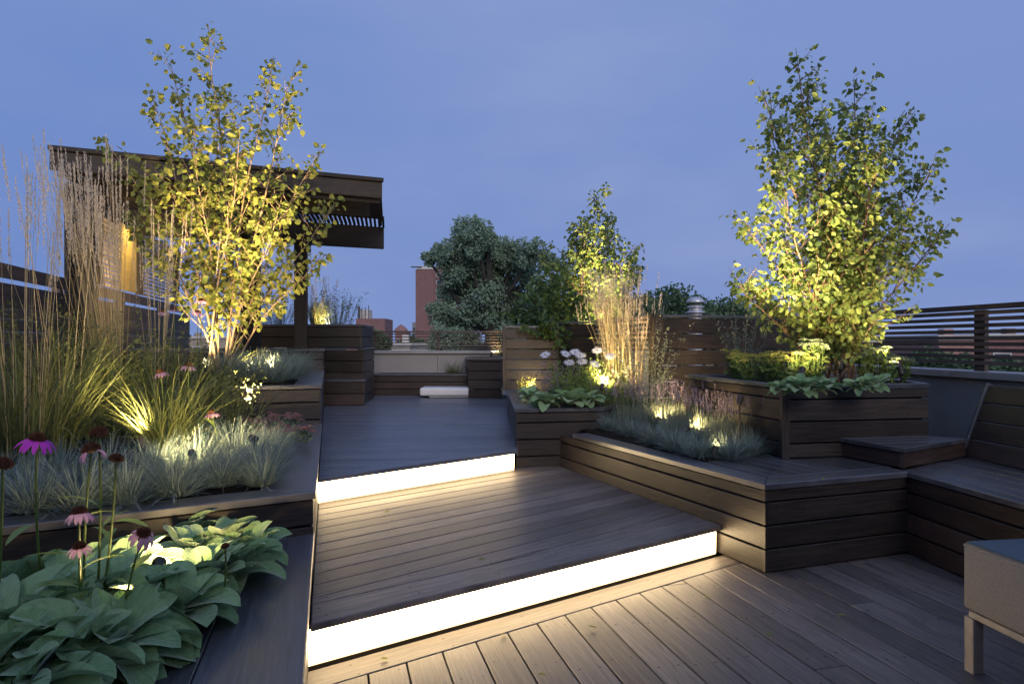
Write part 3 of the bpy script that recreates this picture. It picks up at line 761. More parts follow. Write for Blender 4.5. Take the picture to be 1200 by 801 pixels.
m_ = MB()
for z_, r_ in ((1.67, .13), (1.745, .12)): m_.lathe([(.09, z_ - .03), (r_ + .0, z_ - .012), (r_, z_), (.08, z_ + .022)], (vx, vy, 0), 20)
m_.build('collar', M_metal, tv, True)
m_ = MB(); m_.lathe([(.02, 1.80), (.125, 1.80), (.128, 1.815), (.10, 1.855), (.05, 1.88), (0.001, 1.885)], (vx, vy, 0), 24); m_.build('cap', M_metal, tv, True)

exec_plants = True

# ---------------------------------------------------------------- foliage materials
L_birch = leafm('birch_leaf', (.14, .20, .05), (.36, .36, .09), .45)
L_birch2 = leafm('birch_leaf_green', (.12, .20, .07), (.27, .33, .10), .45)
L_green = leafm('bush_leaf', (.05, .10, .03), (.11, .18, .05), .35)
L_fesc = leafm('fescue_blade', (.07, .13, .125), (.33, .40, .36), .2, .6)
L_reed = leafm('reed_stem', (.40, .31, .16), (.60, .49, .28), .3, .6)
L_plume = leafm('reed_plume', (.60, .50, .38), (.80, .70, .54), .4, .8)
L_grass = leafm('green_grass_blade', (.06, .085, .03), (.19, .21, .075), .3, .5)
L_lamb = leafm('woolly_leaf', (.17, .31, .13), (.32, .48, .22), .25, .75, .2, sheen=.4, nscale=60)
L_lav = leafm('lavender_stem', (.14, .18, .13), (.30, .33, .24), .25, .7)
L_lavf = leafm('lavender_flower', (.24, .19, .26), (.42, .33, .38), .3, .8)
L_sedum = leafm('sedum_flower', (.16, .08, .09), (.32, .18, .19), .1, .8)
L_sedg = leafm('sedum_leaf_green', (.10, .18, .05), (.24, .30, .09), .3, .5)
L_yel = leafm('sedum_head_yellow', (.25, .28, .05), (.42, .40, .12), .3, .6)
L_cone = leafm('cone_stem', (.16, .24, .06), (.28, .36, .10), .3, .5)
L_pet = leafm('coneflower_petal', (.50, .25, .42), (.68, .42, .52), .35, .6)
L_petm = leafm('magenta_petal', (.42, .03, .50), (.55, .06, .62), .35, .5)
L_petw = leafm('daisy_petal', (.62, .62, .70), (.82, .80, .82), .3, .6)
L_brown = leafm('cone_head', (.06, .018, .010), (.20, .08, .03), .0, .8)
L_sage = leafm('sage_leaf', (.10, .15, .10), (.22, .27, .17), .25, .7)
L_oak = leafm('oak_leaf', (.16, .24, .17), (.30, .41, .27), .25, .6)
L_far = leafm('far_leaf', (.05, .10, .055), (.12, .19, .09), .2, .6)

def add_veins(m):
    nt = m.node_tree; p = [x for x in nt.nodes if x.type == 'BSDF_PRINCIPLED'][0]; l = nt.links.new
    uv = nt.nodes.new('ShaderNodeUVMap'); uv.uv_map = 'UVMap'; s = nt.nodes.new('ShaderNodeSeparateXYZ'); l(uv.outputs[0], s.inputs[0])
    def M(op, a, b=None):
        x = nt.nodes.new('ShaderNodeMath'); x.operation = op
        for i, q in enumerate((a, b)):
            if q is None: continue
            if isinstance(q, (int, float)): x.inputs[i].default_value = q
            else: l(q, x.inputs[i])
        return x.outputs[0]
    av = M('ABSOLUTE', s.outputs[1]); rib = M('SUBTRACT', 1.0, M('MINIMUM', M('MULTIPLY', av, 14), 1.0))
    side_ = M('POWER', M('ABSOLUTE', M('SINE', M('SUBTRACT', M('MULTIPLY', s.outputs[0], 24), M('MULTIPLY', av, 7)))), 8.0)
    edge = M('MULTIPLY', M('MAXIMUM', M('SUBTRACT', av, .86), 0), 5.0)
    v = M('MINIMUM', M('ADD', M('ADD', rib, M('MULTIPLY', side_, .0)), edge), 1.0)
    mx = nt.nodes.new('ShaderNodeMixRGB'); mx.inputs[2].default_value = (.34, .44, .28, 1)
    src = p.inputs['Base Color'].links[0].from_socket; l(src, mx.inputs[1]); l(M('MULTIPLY', v, .6), mx.inputs[0]); l(mx.outputs[0], p.inputs['Base Color'])
    b = nt.nodes.new('ShaderNodeBump'); b.inputs['Strength'].default_value = .6; b.inputs['Distance'].default_value = .003; b.invert = True
    l(M('ADD', rib, side_), b.inputs['Height']); old = p.inputs['Normal'].links[0].from_socket; l(old, b.inputs['Normal']); l(b.outputs[0], p.inputs['Normal'])
add_veins(L_lamb)
rv = lambda: Vector((random.gauss(0, 1), random.gauss(0, 1), random.gauss(0, 1))).normalized()

# ---------------------------------------------------------------- birches
def birch(label, base, tops, leafL, mat, mbark, name='birch_tree', nb=15, blen=.75, start=.22, density=1.0, r0=.018, per=.055, group=None, wob=.05):
    base = Vector(base); t = thing(name, base, label, 'tree', group); tr = MB(); lf = MB()
    for top in tops:
        top = Vector(top); b0 = base + Vector((U(-.09, .09), U(-.09, .09), -.05)); n = 14; pts = []
        Hh = top.z - b0.z; out_ = (top - b0); ph = U(0, 6)
        for i in range(n + 1):
            s_ = i / n; p = b0.lerp(top, s_)
            k = math.sin(s_ * math.pi) * .10
            p += Vector((-(out_.x) * k * .9, -(out_.y) * k * .9, 0)) + Vector((math.sin(s_ * 9 + ph), math.cos(s_ * 7 + ph), 0)) * wob * s_ * .6
            pts.append(p)
        rr = r0 * U(.75, 1.1) * (Hh / 2.6) ** .5
        tr.tube(pts, [rr * (1 - s_ / n) ** .8 + .002 for s_ in range(n + 1)], 7, r=random.random())
        def leaves_along(P, a, b, step, spread=.075):
            m_ = len(P) - 1; L_ = sum((P[i + 1] - P[i]).length for i in range(m_)); s_ = a * L_
            while s_ < b * L_:
                acc = 0; 
                for i in range(m_):
                    sl = (P[i + 1] - P[i]).length
                    if acc + sl >= s_: break
                    acc += sl
                p = P[i].lerp(P[i + 1], max(0, min(1, (s_ - acc) / sl)))
                for q in range(random.choice((1, 1, 2, 2))):
                    d = (rv() + (P[i + 1] - P[i]).normalized() * .9 + Vector((0, 0, -.25))).normalized()
                    pt = p + d * U(.006, spread)
                    dl = (d + Vector((0, 0, -.75)) + rv() * .45).normalized()
                    L2 = leafL * U(.5, 1.2)
                    lf.leaf(pt, dl, rv(), L2, L2 * U(.74, .92), r=random.random(), bend=U(-.1, .25))
                s_ += step * U(.6, 1.4)
        leaves_along(pts, .72, 1.0, per * .7 / density)
        for k in range(nb):
            s_ = start + (1 - start) * ((k + U(0, 1)) / nb) * .95
            i = min(n - 1, int(s_ * n)); p = pts[i].lerp(pts[i + 1], s_ * n - i)
            az = U(0, 2 * math.pi); L_ = blen * (1.08 - s_) ** .5 * U(.55, 1.15) * min(1, .45 + s_ * 1.6)
            d = Vector((math.cos(az), math.sin(az), U(.65, 1.35))).normalized(); m_ = 6; P = [p]
            for j in range(m_):
                d = (d + rv() * .13 + Vector((0, 0, .03))).normalized(); P.append(P[-1] + d * L_ / m_)
            tr.tube(P, [rr * .34 * (1 - j / m_) ** .9 + .0012 for j in range(m_ + 1)], 4, r=random.random(), cap=False)
            leaves_along(P, .25, 1.0, per / density)
            for e in range(random.choice((1, 2, 3))):
                j = random.randrange(1, m_); d3 = ((P[j + 1] - P[j]).normalized() + rv() * .8).normalized(); L3 = L_ * U(.25, .5); P3 = [P[j]]
                for q in range(4): d3 = (d3 + rv() * .12).normalized(); P3.append(P3[-1] + d3 * L3 / 4)
                tr.tube(P3, [.0022, .002, .0016, .0013, .001], 3, cap=False); leaves_along(P3, .2, 1.0, per / density)
    tr.build('trunk', mbark, t, smooth=True); lf.build('crown', mat, t)
    return t
Y_ = 7.3
birch('airy multi-stem birch with yellow lit leaves in front of the pergola', atz(258, 6.3, .98),
      [atd(248, 30, 6.1), atd(318, 64, 6.4), atd(350, 78, 6.1), atd(172, 104, 6.0), atd(205, 74, 6.3), atd(378, 175, 6.5), atd(125, 165, 5.9), atd(398, 236, 6.5), atd(262, 100, 6.4), atd(290, 130, 5.9), atd(375, 300, 6.3), atd(150, 250, 5.9), atd(335, 230, 6.0), atd(225, 130, 5.9)],
      .061, L_birch, M_bark, nb=22, blen=.52, start=.24, per=.052, r0=.011)
birch('tall dense birch clump in the dark square planter on the right', atd(982, 446, 5.25) + Vector((0, 0, .02)),
      [atd(930, 55, 5.2), atd(1003, 92, 5.3), atd(1066, 128, 5.2), atd(892, 108, 5.3), atd(1100, 190, 5.1), atd(960, 150, 5.6), atd(1115, 262, 5.1), atd(865, 250, 5.2), atd(1030, 170, 4.9), atd(905, 190, 4.9), atd(985, 210, 5.7), atd(858, 330, 5.2), atd(945, 100, 5.3), atd(1015, 130, 5.1)],
      .050, L_birch2, M_barkd, nb=38, blen=.50, start=.10, per=.032, r0=.009)
birch('small birch lit from below behind the centre screens', atd(690, 400, 9.4) + Vector((0, 0, -.5)),
      [atd(697, 222, 9.3), atd(742, 285, 9.2), atd(662, 290, 9.5), atd(720, 250, 9.6), atd(755, 345, 9.2), atd(645, 330, 9.4), atd(683, 265, 9.0), atd(712, 262, 9.3), atd(728, 300, 9.0), atd(670, 262, 9.4), atd(640, 300, 9.6), atd(750, 310, 9.3)],
      .062, L_birch2, M_barkd, nb=34, blen=.62, start=.08, per=.034, r0=.009)

# bushes made of leafy twigs
def leafy(name, label, cat, base, targets, leafL, mat, stem_m, n_side=6, side=.25, per=.03, wr=.55, r0=.006, group=None):
    base = Vector(base); t = thing(name, base, label, cat, group); tr = MB(); lf = MB()
    for T in targets:
        T = Vector(T); b0 = base + Vector((U(-.05, .05), U(-.05, .05), 0)); P = []
        for i in range(9):
            s_ = i / 8; p = b0.lerp(T, s_); p.z += .12 * math.sin(s_ * math.pi) * (T - b0).length; P.append(p + rv() * .01)
        tr.tube(P, [r0 * (1 - i / 9) + .001 for i in range(9)], 5, cap=False)
        segs = [P[2:]]
        for k in range(n_side):
            i = random.randrange(2, 8); d = (rv() + Vector((0, 0, .5))).normalized(); Q_ = [P[i]]
            for j in range(4): d = (d + rv() * .15).normalized(); Q_.append(Q_[-1] + d * side * U(.6, 1) / 4)
            tr.tube(Q_, .0015, 3, cap=False); segs.append(Q_)
        for S in segs:
            for i in range(len(S) - 1):
                L_ = (S[i + 1] - S[i]).length; k = max(1, int(L_ / per))
                for q in range(k):
                    p = S[i].lerp(S[i + 1], (q + random.random()) / k); d = (rv() + (S[i + 1] - S[i]).normalized() * .5 + Vector((0, 0, -.1))).normalized()
                    lf.leaf(p, d, (rv() + Vector((0, 0, .9))).normalized(), leafL * U(.6, 1.2), leafL * wr * U(.8, 1.2), r=random.random())
    tr.build('stems', stem_m, t); lf.build('foliage', mat, t)
    return t
leafy('serviceberry_shrub', 'low spreading green shrub leaning over the six-board screen', 'shrub', atd(650, 400, 8.9) + Vector((0, 0, -.55)),
      [atd(x, y, U(8.2, 9.4)) for x, y in ((600, 352), (618, 335), (632, 322), (650, 318), (665, 330), (680, 345), (612, 372), (632, 384), (648, 392), (640, 352), (660, 362), (690, 365), (596, 365), (625, 362), (605, 340), (622, 348), (645, 335), (670, 342), (655, 305), (690, 350), (600, 378), (615, 360), (700, 375))] + [atd(640, 392, 7.9), atd(628, 388, 7.85), atd(652, 396, 7.9), atd(636, 380, 7.9)],
      .085, L_green, M_bark2, 9, .34, .026)

# ---------------------------------------------------------------- grasses
def fescue_mesh(n, Rr, hgt, seed):
    random.seed(seed); m_ = MB()
    for i in range(n):
        az = U(0, 2 * math.pi); r_ = U(0, .5) * Rr; lean = U(0, 1.0) ** .75 * 1.3
        m_.blade((r_ * math.cos(az), r_ * math.sin(az), 0), az + U(-1.0, 1.0), lean, hgt * U(.55, 1.2), .0038, U(.1, 1.0), 4, random.random(), .2)
    return m_
fproto = []
for s_ in range(3):
    o = fescue_mesh(560, .12, .215, 11 + s_).build('fescue_clump', L_fesc); fproto.append(o)
random.seed(21)
used = [False] * 3
def put(protos, used_, loc, label, cat, group, scale=1.0, rz=None, zs=1.0):
    k = random.randrange(len(protos)); o = protos[k]
    if used_[k]: o = o.copy(); COL.objects.link(o)
    used_[k] = True
    o.location = loc; o.rotation_euler = (0, 0, U(0, 6.28) if rz is None else rz); o.scale = (scale, scale, scale * zs)
    tag(o, label, cat, group); return o
def fes(px, py, z, label, group, scale=1.0):
    put(fproto, used, at(px, py, z), label, 'ornamental grass', group, scale)
LB = 'blue fescue tuft in the second left planter'
for (px, py, s_) in ((40, 610, 1.0), (95, 607, 1.05), (150, 600, 1.05), (205, 592, 1.1), (258, 580, 1.1), (298, 566, 1.05), (70, 580, 1.0), (125, 575, 1.0), (180, 570, 1.0), (230, 560, 1.05),
                     (275, 547, 1.1), (310, 543, .95), (15, 590, 1.0), (245, 540, 1.0), (306, 580, .9), (318, 560, .85), (327, 545, .8), (-20, 600, 1.0), (215, 540, 1.0)):
    fes(px, py - 12, .56, LB, 'blue fescue in the second left planter', s_)
LC = 'pale fescue tuft in the third left planter'
for (px, py) in ((282, 443), (305, 444), (328, 443), (345, 437), (318, 435), (295, 436), (338, 431), (358, 430), (275, 446), (298, 447), (320, 447), (340, 444), (310, 440), (265, 440), (352, 438)):
    fes(px, py, .90, LC, 'fescue in the third left planter', 1.25)
LG = 'blue fescue tuft at the front of the lavender bed'
for (px, py, s_) in ((722, 500, .95), (748, 507, .95), (775, 516, 1.0), (800, 524, 1.05), (825, 531, 1.0), (862, 533, 1.05), (885, 528, .95), (735, 492, .9), (765, 500, .95), (795, 508, 1.0), (850, 518, 1.0), (880, 515, 1.0), (830, 515, 1.0), (815, 510, 1)):
    fes(px - 7, py + 4, .49, LG, 'blue fescue in the lavender bed', s_ * .84)

def lav_mesh(seed, n=260, rad=.20, hgt=.25):
    random.seed(seed); a = MB(); b = MB()
    for i in range(n):
        az = U(0, 6.28); r_ = rad * .6 * math.sqrt(random.random())
        q = a.blade((r_ * math.cos(az), r_ * math.sin(az), 0), az, U(0, .45), hgt * U(.6, 1.0), .006, U(.05, .25), 3, random.random(), .4)
    for i in range(34):
        az = U(0, 6.28); r_ = rad * .6 * math.sqrt(random.random()); ln = U(0, .35)
        q = a.blade((r_ * math.cos(az), r_ * math.sin(az), 0), az, ln, hgt * U(1.1, 1.55), .003, U(.0, .12), 3, random.random(), .8)
        d = Vector((math.cos(az) * math.sin(ln), math.sin(az) * math.sin(ln), math.cos(ln)))
        for k in range(12):
            p = q - d * (k * .0055); b.leaf(p, (rv() + d * .9).normalized(), rv(), .013, .008, r=random.random())
    return a, b
lavs = []
for s_ in range(2):
    a, b = lav_mesh(40 + s_); t = thing('lavender_plant', (0, 0, 0), 'x', 'plant'); a.build('stems', L_lav, t); b.build('bloom', L_lavf, t); lavs.append(t)
lused = [False, False]
def lav(px, py, z, label, group, s_=1.0):
    k = random.randrange(2); loc = at(px, py, z)
    if not lused[k]:
        o = lavs[k]; o.location = loc; o['label'] = label; o['group'] = group; o.scale = (s_,) * 3; lused[k] = True
    else: copy_tree(lavs[k], loc, U(0, 6.28), s_, label, group)
random.seed(33)
for (px, py, s_) in ((712, 497, 1), (735, 500, 1), (758, 503, 1), (780, 505, 1), (745, 493, 1), (770, 496, 1), (792, 499, 1), (722, 491, 1), (806, 509, 1), (828, 516, 1), (852, 521, .95), (873, 525, .9), (815, 502, .95), (790, 512, .9), (838, 509, .9), (860, 515, .85), (755, 490, 1), (842, 524, .85)):
    lav(px, py, .49, 'lavender plant with faded mauve spikes behind the blue fescue', 'lavender in the low bench planter', s_ * .86)

def reed(name, label, base, n, hgt, spread, fan=.22, mat=L_reed, plume=True, green=.35, cat='ornamental grass', lean=(0, 0), group=None, gmat=None, gh=.5, wd=.005, pl=.2):
    base = Vector(base); t = thing(name, base, label, cat, group); a = MB(); b = MB(); c_ = MB()
    for i in range(n):
        az = U(0, 6.28); r_ = spread * math.sqrt(random.random()); L_ = hgt * U(.72, 1.06); ln = U(0, fan)
        h_ = Vector((math.cos(az) * math.sin(ln) + lean[0], math.sin(az) * math.sin(ln) + lean[1], math.cos(ln))).normalized()
        p0 = base + Vector((r_ * math.cos(az), r_ * math.sin(az), 0)); az2 = math.atan2(h_.y, h_.x); ln2 = math.acos(min(1, h_.z))
        q = a.blade(p0, az2, ln2, L_, wd * U(.7, 1.2), U(.0, .16) if random.random() < .85 else U(.2, .5), 6, random.random(), .5)
        if plume:
            d = h_; m_ = int(44 * pl / .2)
            for k in range(m_):
                p = q - d * (k * pl / m_ * U(.85, 1.1)); b.leaf(p, (rv() * .38 + d).normalized(), rv(), U(.018, .030), .0042, r=random.random())
    for i in range(int(n * green * 3)):
        az = U(0, 6.28); r_ = spread * math.sqrt(random.random())
        c_.blade(base + Vector((r_ * math.cos(az), r_ * math.sin(az), 0)), az, U(.02, .4), hgt * gh * U(.6, 1.1), wd * 1.7, U(.2, 1.3), 6, random.random(), .1)
    a.build('stems', mat, t)
    if plume: b.build('plumes', L_plume, t)
    c_.build('blades', gmat or L_grass, t)
    return t
random.seed(5)
reed('feather_reed_grass', 'tallest feather reed grass with beige plumes against the pergola end', at(128, 505, .60), 135, 1.74, .10, .085, lean=(-.06, 0), gh=.42, pl=.34)
reed('feather_reed_grass', 'loose pale feather reed grass at the far left edge', at(28, 545, .60), 26, 1.45, .16, .13, lean=(.0, 0), gh=.62, green=1.3, pl=.3)
reed('feather_reed_grass', 'thin reed grass in shade left of the tallest clump', at(72, 520, .60), 12, 1.5, .12, .10, gh=.6, green=1.5, pl=.3)
reed('feather_reed_grass', 'slender reed grass between the tallest clump and the birch', at(185, 500, .60), 22, 1.42, .10, .12, gh=.4, green=.8, pl=.34)
reed('feather_reed_grass', 'golden reed grass glowing in front of the lattice screen', atz(722, 6.75, .69), 150, 1.10, .11, .20, gh=.5, pl=.16)
reed('feather_reed_grass', 'second golden reed grass beside the stout screen post', atz(744, 6.6, .50), 50, 1.0, .08, .20, gh=.5, pl=.14)
reed('feather_reed_grass', 'pale reed grass on the raised planter behind the pergola post', atd(372, 381, 10.5), 40, .62, .10, .22, gh=.8, green=2, pl=.12)

def arching(label, base, n, L_, mat=L_grass, wd=.008, name='arching_grass', grp=None):
    base = Vector(base); m_ = MB()
    for i in range(n):
        az = U(0, 6.28); r_ = .11 * math.sqrt(random.random())
        m_.blade((r_ * math.cos(az), r_ * math.sin(az), 0), az + U(-.9, .9), U(.0, .75), L_ * U(.35, 1.2), wd * U(.6, 1.3), U(.3, 2.5), 9, random.random(), .1)
    o = m_.build(name, mat); o.location = base; return tag(o, label, 'ornamental grass', grp)
arching('bright green arching grass spilling over the fescue, lit from inside', at(195, 528, .60), 260, .80)
arching('taller green arching grass behind the lit one', at(150, 505, .60), 240, .95)
arching('green arching grass in shade at the left fence', at(60, 530, .60), 260, .80)
arching('dark green arching grass at the far left edge', at(5, 545, .60), 240, .75)
arching('green arching grass at the foot of the birch', at(232, 489, .60), 170, .62)
arching('short green grass tuft in the far bench planter', Vector((-1.0, 11.7, .70)), 160, .32, wd=.005)
arching('lit grass tuft behind the left end of the six-board screen', Vector((-.12, 11.9, 1.0)), 120, .35, wd=.005)
arching('dark grass tuft under the birch beside the lit fescue', at(250, 465, .80), 140, .5)

# sage mound on the raised planter
def sage(label, base, n, hgt, rad, mat=L_sage, name='sage_plant', fl=None):
    base = Vector(base); t = thing(name, base, label, 'plant'); a = MB(); b = MB()
    for i in range(n):
        az = U(0, 6.28); r_ = rad * math.sqrt(random.random()); ln = U(0, .5); L_ = hgt * U(.6, 1.1); p0 = base + Vector((r_ * math.cos(az), r_ * math.sin(az), 0))
        q = a.blade(p0, az, ln, L_, .004, U(0, .2), 3, random.random(), .5)
        for k in range(int(L_ / .022)):
            s_ = random.random() ** .8; p = p0.lerp(q, s_); b.leaf(p, (rv() + Vector((0, 0, .4))).normalized(), rv(), U(.02, .035), .012, r=random.random())
    a.build('stems', mat, t); b.build('leaves', fl or mat, t); return t
sage('bushy grey green sage on the raised planter', atd(395, 381, 10.45), 110, .42, .22)
sage('second sage bush left of the pergola post', atd(325, 381, 10.5), 110, .36, .25)
sage('feathery silver plant beside the stout screen post', atz(757, 6.35, .49), 50, .72, .09, L_lav)
sage('feathery pale plant between the tall screen and the square planter', atz(872, 5.7, .95), 26, .50, .07, L_lav)
sage('mauve flowering herb left of the daisies', atz(655, 7.2, .68), 60, .26, .14, L_lav, 'mauve_herb', L_lavf)
sage('small pale yellow cushion plant at the foot of the six-board screen', atz(617, 7.6, .68), 60, .13, .07, L_yel, 'cushion_plant')
sage('leafy green filler below the daisies', atz(690, 6.35, .68), 110, .24, .16, L_sedg, 'leafy_plant')
sage('low green plant under the golden reed grass', atz(722, 6.4, .60), 90, .22, .12, L_sedg, 'leafy_plant')

# ---------------------------------------------------------------- lamb's ears
def big_leaf(m_, p, az, el, L_, W_, curl, r_, roll=0, cup=.25):
    """broad woolly leaf, 9 x 6 grid with pointed tip, midrib groove and wavy edge"""
    h = Vector((math.cos(az), math.sin(az), 0)); up = Vector((0, 0, 1)); sd0 = Vector((-h.y, h.x, 0)); n, k = 10, 6
    vs = []; uv_ = []; ph = U(0, 6); pos = Vector(p)
    for i in range(n + 1):
        t = i / n; e = el - curl * t; d = h * math.cos(e) + up * math.sin(e); nn = -h * math.sin(e) + up * math.cos(e)
        sd = (sd0 * math.cos(roll) + nn * math.sin(roll)); n2_ = (nn * math.cos(roll) - sd0 * math.sin(roll))
        wv = W_ * .5 * (max(0, math.sin(math.pi * min(1, t * .96 + .04) ** .95)) ** .58) if t < 1 else 0.0
        if t < .12: wv = max(wv * .5, W_ * .06)
        for j in range(k + 1):
            x = (j / k * 2 - 1)
            uv_.append((t, x)); vs.append(pos + sd * (x * wv) + n2_ * (abs(x) ** 1.5 * wv * cup * 1.6 + .05 * wv * math.sin(9 * t + ph + x * 2) * abs(x) - .018 * wv * (1 - abs(x))))
        pos = pos + d * (L_ / n)
    fs = [(i * (k + 1) + j, i * (k + 1) + j + 1, (i + 1) * (k + 1) + j + 1, (i + 1) * (k + 1) + j) for i in range(n) for j in range(k)]
    m_.faces(vs, fs, r_, uv_)
def lamb(seed, n=20, L_=.170):
    random.seed(seed); m_ = MB(); ga = 2.39996
    for i in range(n):
        s_ = i / n; az = i * ga + U(-.25, .25); el = 1.0 - .85 * s_ + U(-.12, .12); LL = L_ * (.55 + .6 * math.sin(min(1, s_ + .25) * 2.0)) * U(.85, 1.15)
        big_leaf(m_, (.018 * math.cos(az), .018 * math.sin(az), .05 * (1 - s_) + .012), az, el, LL, LL * U(.54, .68), U(.4, 1.5), random.random(), U(-.3, .3), U(.15, .4))
    return m_
lprot = [lamb(60 + k).build('lambs_ear_plant', L_lamb, smooth=True) for k in range(4)]
lu = [False] * 4
random.seed(71)
def lam(px, py, z, label, grp, s_=1.0): o = put(lprot, lu, at(px, py, z), label, 'plant', grp, s_ * U(.9, 1.1)); o.rotation_euler[0] = U(-.25, .25); o.rotation_euler[1] = U(-.25, .25)
LL1 = "broad woolly leaf rosette in the nearest left planter"
for (px, py, s_) in ((285, 655, 1.0), (250, 640, 1.0), (300, 685, .95), (265, 700, 1.0), (225, 735, 1.05), (180, 735, 1.1), (120, 742, 1.15), (60, 760, 1.2), (10, 775, 1.2), (90, 720, 1.05), (30, 720, 1.05),
                     (236, 706, .95), (150, 702, .95), (315, 660, .8), (40, 800, 1.15), (-10, 830, 1.2), (75, 812, 1.1), (120, 785, 1.05), (20, 850, 1.1), (165, 768, .95), (245, 668, .9)):
    lam(px - 22 if px > 150 else px, py - 4, .39, LL1, 'woolly leaf rosettes in the nearest left planter', s_)
for (px, py, s_) in ((640, 478, .9), (667, 478, .95), (690, 477, .85), (622, 472, .8), (655, 470, .85)):
    lam(px, py - 3, .69, 'grey green leaf rosette at the front of the centre planter', 'leaf rosettes in the centre planter', s_ * .95)
for (px, py, s_) in ((938, 446, .62), (962, 447, .6), (1022, 446, .65), (950, 447, .5), (1008, 446, .5), (915, 446, .5)):
    lam(px, 458 if px < 1000 else 456, .945, 'broad leafed rosette at the rim of the square planter', 'leaf rosettes in the square planter', s_)

# ---------------------------------------------------------------- flowers
def strap_leaf(m_, p, az, el, L_, W_, r_):
    big_leaf(m_, p, az, el, L_, W_, U(.5, 1.1), r_, U(-.3, .3), .15)
def coneflower(head, foot, label, kind='pink', rh=.021, pet=.042, nleaf=5, group='coneflowers', droop=.6, npet=13, tilt=None):
    head = Vector(head); foot = Vector(foot); t = thing('coneflower', foot, label, 'flower', group)
    a = MB(); mid = foot.lerp(head, .55) + Vector((U(-.02, .02), U(-.02, .02), 0)); P = []
    for i in range(9):
        s_ = i / 8; P.append(foot * (1 - s_) ** 2 + mid * 2 * s_ * (1 - s_) + head * s_ ** 2)
    a.tube(P, [.0042 - .0002 * i for i in range(9)], 6, r=.5); a.build('stem', L_cone, t, True)
    if nleaf:
        for k in range(nleaf):
            b = MB(); i = 1 + int(k * 5.5 / nleaf); strap_leaf(b, P[i], U(0, 6.28), U(.2, .9), U(.08, .15), .022, random.random())
            b.build('leaf', L_cone, t, True)
    ax = (tilt or (rv() * .25 + Vector((0, 0, 1)))).normalized(); Rm = Vector((0, 0, 1)).rotation_difference(ax).to_matrix()
    c_ = MB()
    for k in range(150):
        s_ = (k + .5) / 150; q = k * 2.39996; rr = rh * math.sin(s_ * math.pi * .55); z = rh * .85 * math.cos(s_ * math.pi * .55)
        p = head + Rm @ Vector((rr * math.cos(q), rr * math.sin(q), z)); d = Rm @ Vector((rr * math.cos(q), rr * math.sin(q), z + rh * .4)).normalized()
        c_.tube([p - d * .004, p + d * .0055], [.0022, .0007], 4, r=random.random())
    c_.lathe([(rh * math.sin(a_ * .17) * .95, rh * .85 * math.cos(a_ * .17) * .95) for a_ in range(10)] + [(.001, -rh * .35)], head, 14, r=.1, ax=ax)
    c_.build('cone', L_brown, t)
    if kind != 'bare':
        d_ = MB()
        for k in range(npet):
            az = 2 * math.pi * k / npet + U(-.1, .1); n = 4; pos = Vector((rh * .85 * math.cos(az), rh * .85 * math.sin(az), 0)); vs = []
            for i in range(n + 1):
                s_ = i / n; e = .1 - droop * 1.35 * (1 + U(-.12, .12)) * (.4 + s_); wv = pet * .16 * math.sin(math.pi * (.18 + .72 * s_))
                hd = Vector((math.cos(az), math.sin(az), 0)); sd = Vector((-hd.y, hd.x, 0))
                for x in (-1, 0, 1): vs.append(head + Rm @ (pos + sd * (x * wv) + Vector((0, 0, -.12 * wv * abs(x)))))
                pos = pos + (hd * math.cos(e) + Vector((0, 0, math.sin(e)))) * pet * U(.95, 1.05) / n
            d_.faces(vs, [(i * 3 + j, i * 3 + j + 1, i * 3 + j + 4, i * 3 + j + 3) for i in range(n) for j in range(2)], random.random())
        d_.build('petals', L_petm if kind == 'magenta' else L_pet, t, True)
    return t
random.seed(91)
coneflower(atd(44, 514, 1.75), at(52, 700, .4), 'magenta coneflower standing alone at the near left', 'magenta', .016, .042, 3, droop=.75)
coneflower(atd(107, 527, 1.75), at(98, 722, .4), 'brown seed head with a few hanging pink petals', 'pink', .019, .035, 4, npet=4, droop=1.0)
coneflower(atd(116, 508, 1.75), at(112, 725, .4), 'tallest dark brown bare seed head in the nearest planter', 'bare', .019, .035, 6)
coneflower(atd(136, 538, 1.75), at(116, 722, .4), 'small brown bare seed head leaning right', 'bare', .014, .03, 5)
coneflower(atd(93, 600, 1.70), at(100, 730, .4), 'pale pink coneflower with amber centre above the leaf rosettes', 'pink', .015, .034, 5, droop=.95, npet=14)
coneflower(atd(168, 624, 1.75), at(140, 745, .4), 'ragged pink coneflower leaning over the lit leaves', 'pink', .014, .040, 4, droop=1.1, npet=10, tilt=Vector((.5, -.5, 1)))
coneflower(atd(93, 640, 1.75), at(96, 730, .4), 'half hidden pink coneflower low among the leaves', 'pink', .012, .028, 3, droop=.8)
coneflower(atd(3, 545, 1.55), at(-4, 720, .4), 'green unopened coneflower head at the left picture edge', 'bare', .018, .03, 2)
coneflower(atd(264, 640, 1.9), at(262, 700, .4), 'tiny mauve bud on a dark stalk right of the lit leaves', 'bare', .007, .02, 0)
for (px, py, Y, lb) in ((188, 436, 4.2, 'pink coneflower in front of the arching grass'), (221, 428, 4.2, 'warm lit pink coneflower right of its neighbour'), (248, 484, 4.0, 'low pink coneflower above the sedum'),
                        (236, 352, 5.4, 'dark pink coneflower high among the birch stems'), (192, 365, 5.4, 'lilac coneflower left of the birch stems'), (232, 366, 5.3, 'lilac coneflower just under the dark pink one'),
                        (204, 362, 5.5, 'faint lilac coneflower between the grass plumes')):
    h_ = atd(px, py, Y); coneflower(h_, Vector((h_.x + U(-.05, .05), h_.y + .05, .60)), lb, 'pink', .020, .042, 4, droop=U(.6, .9))

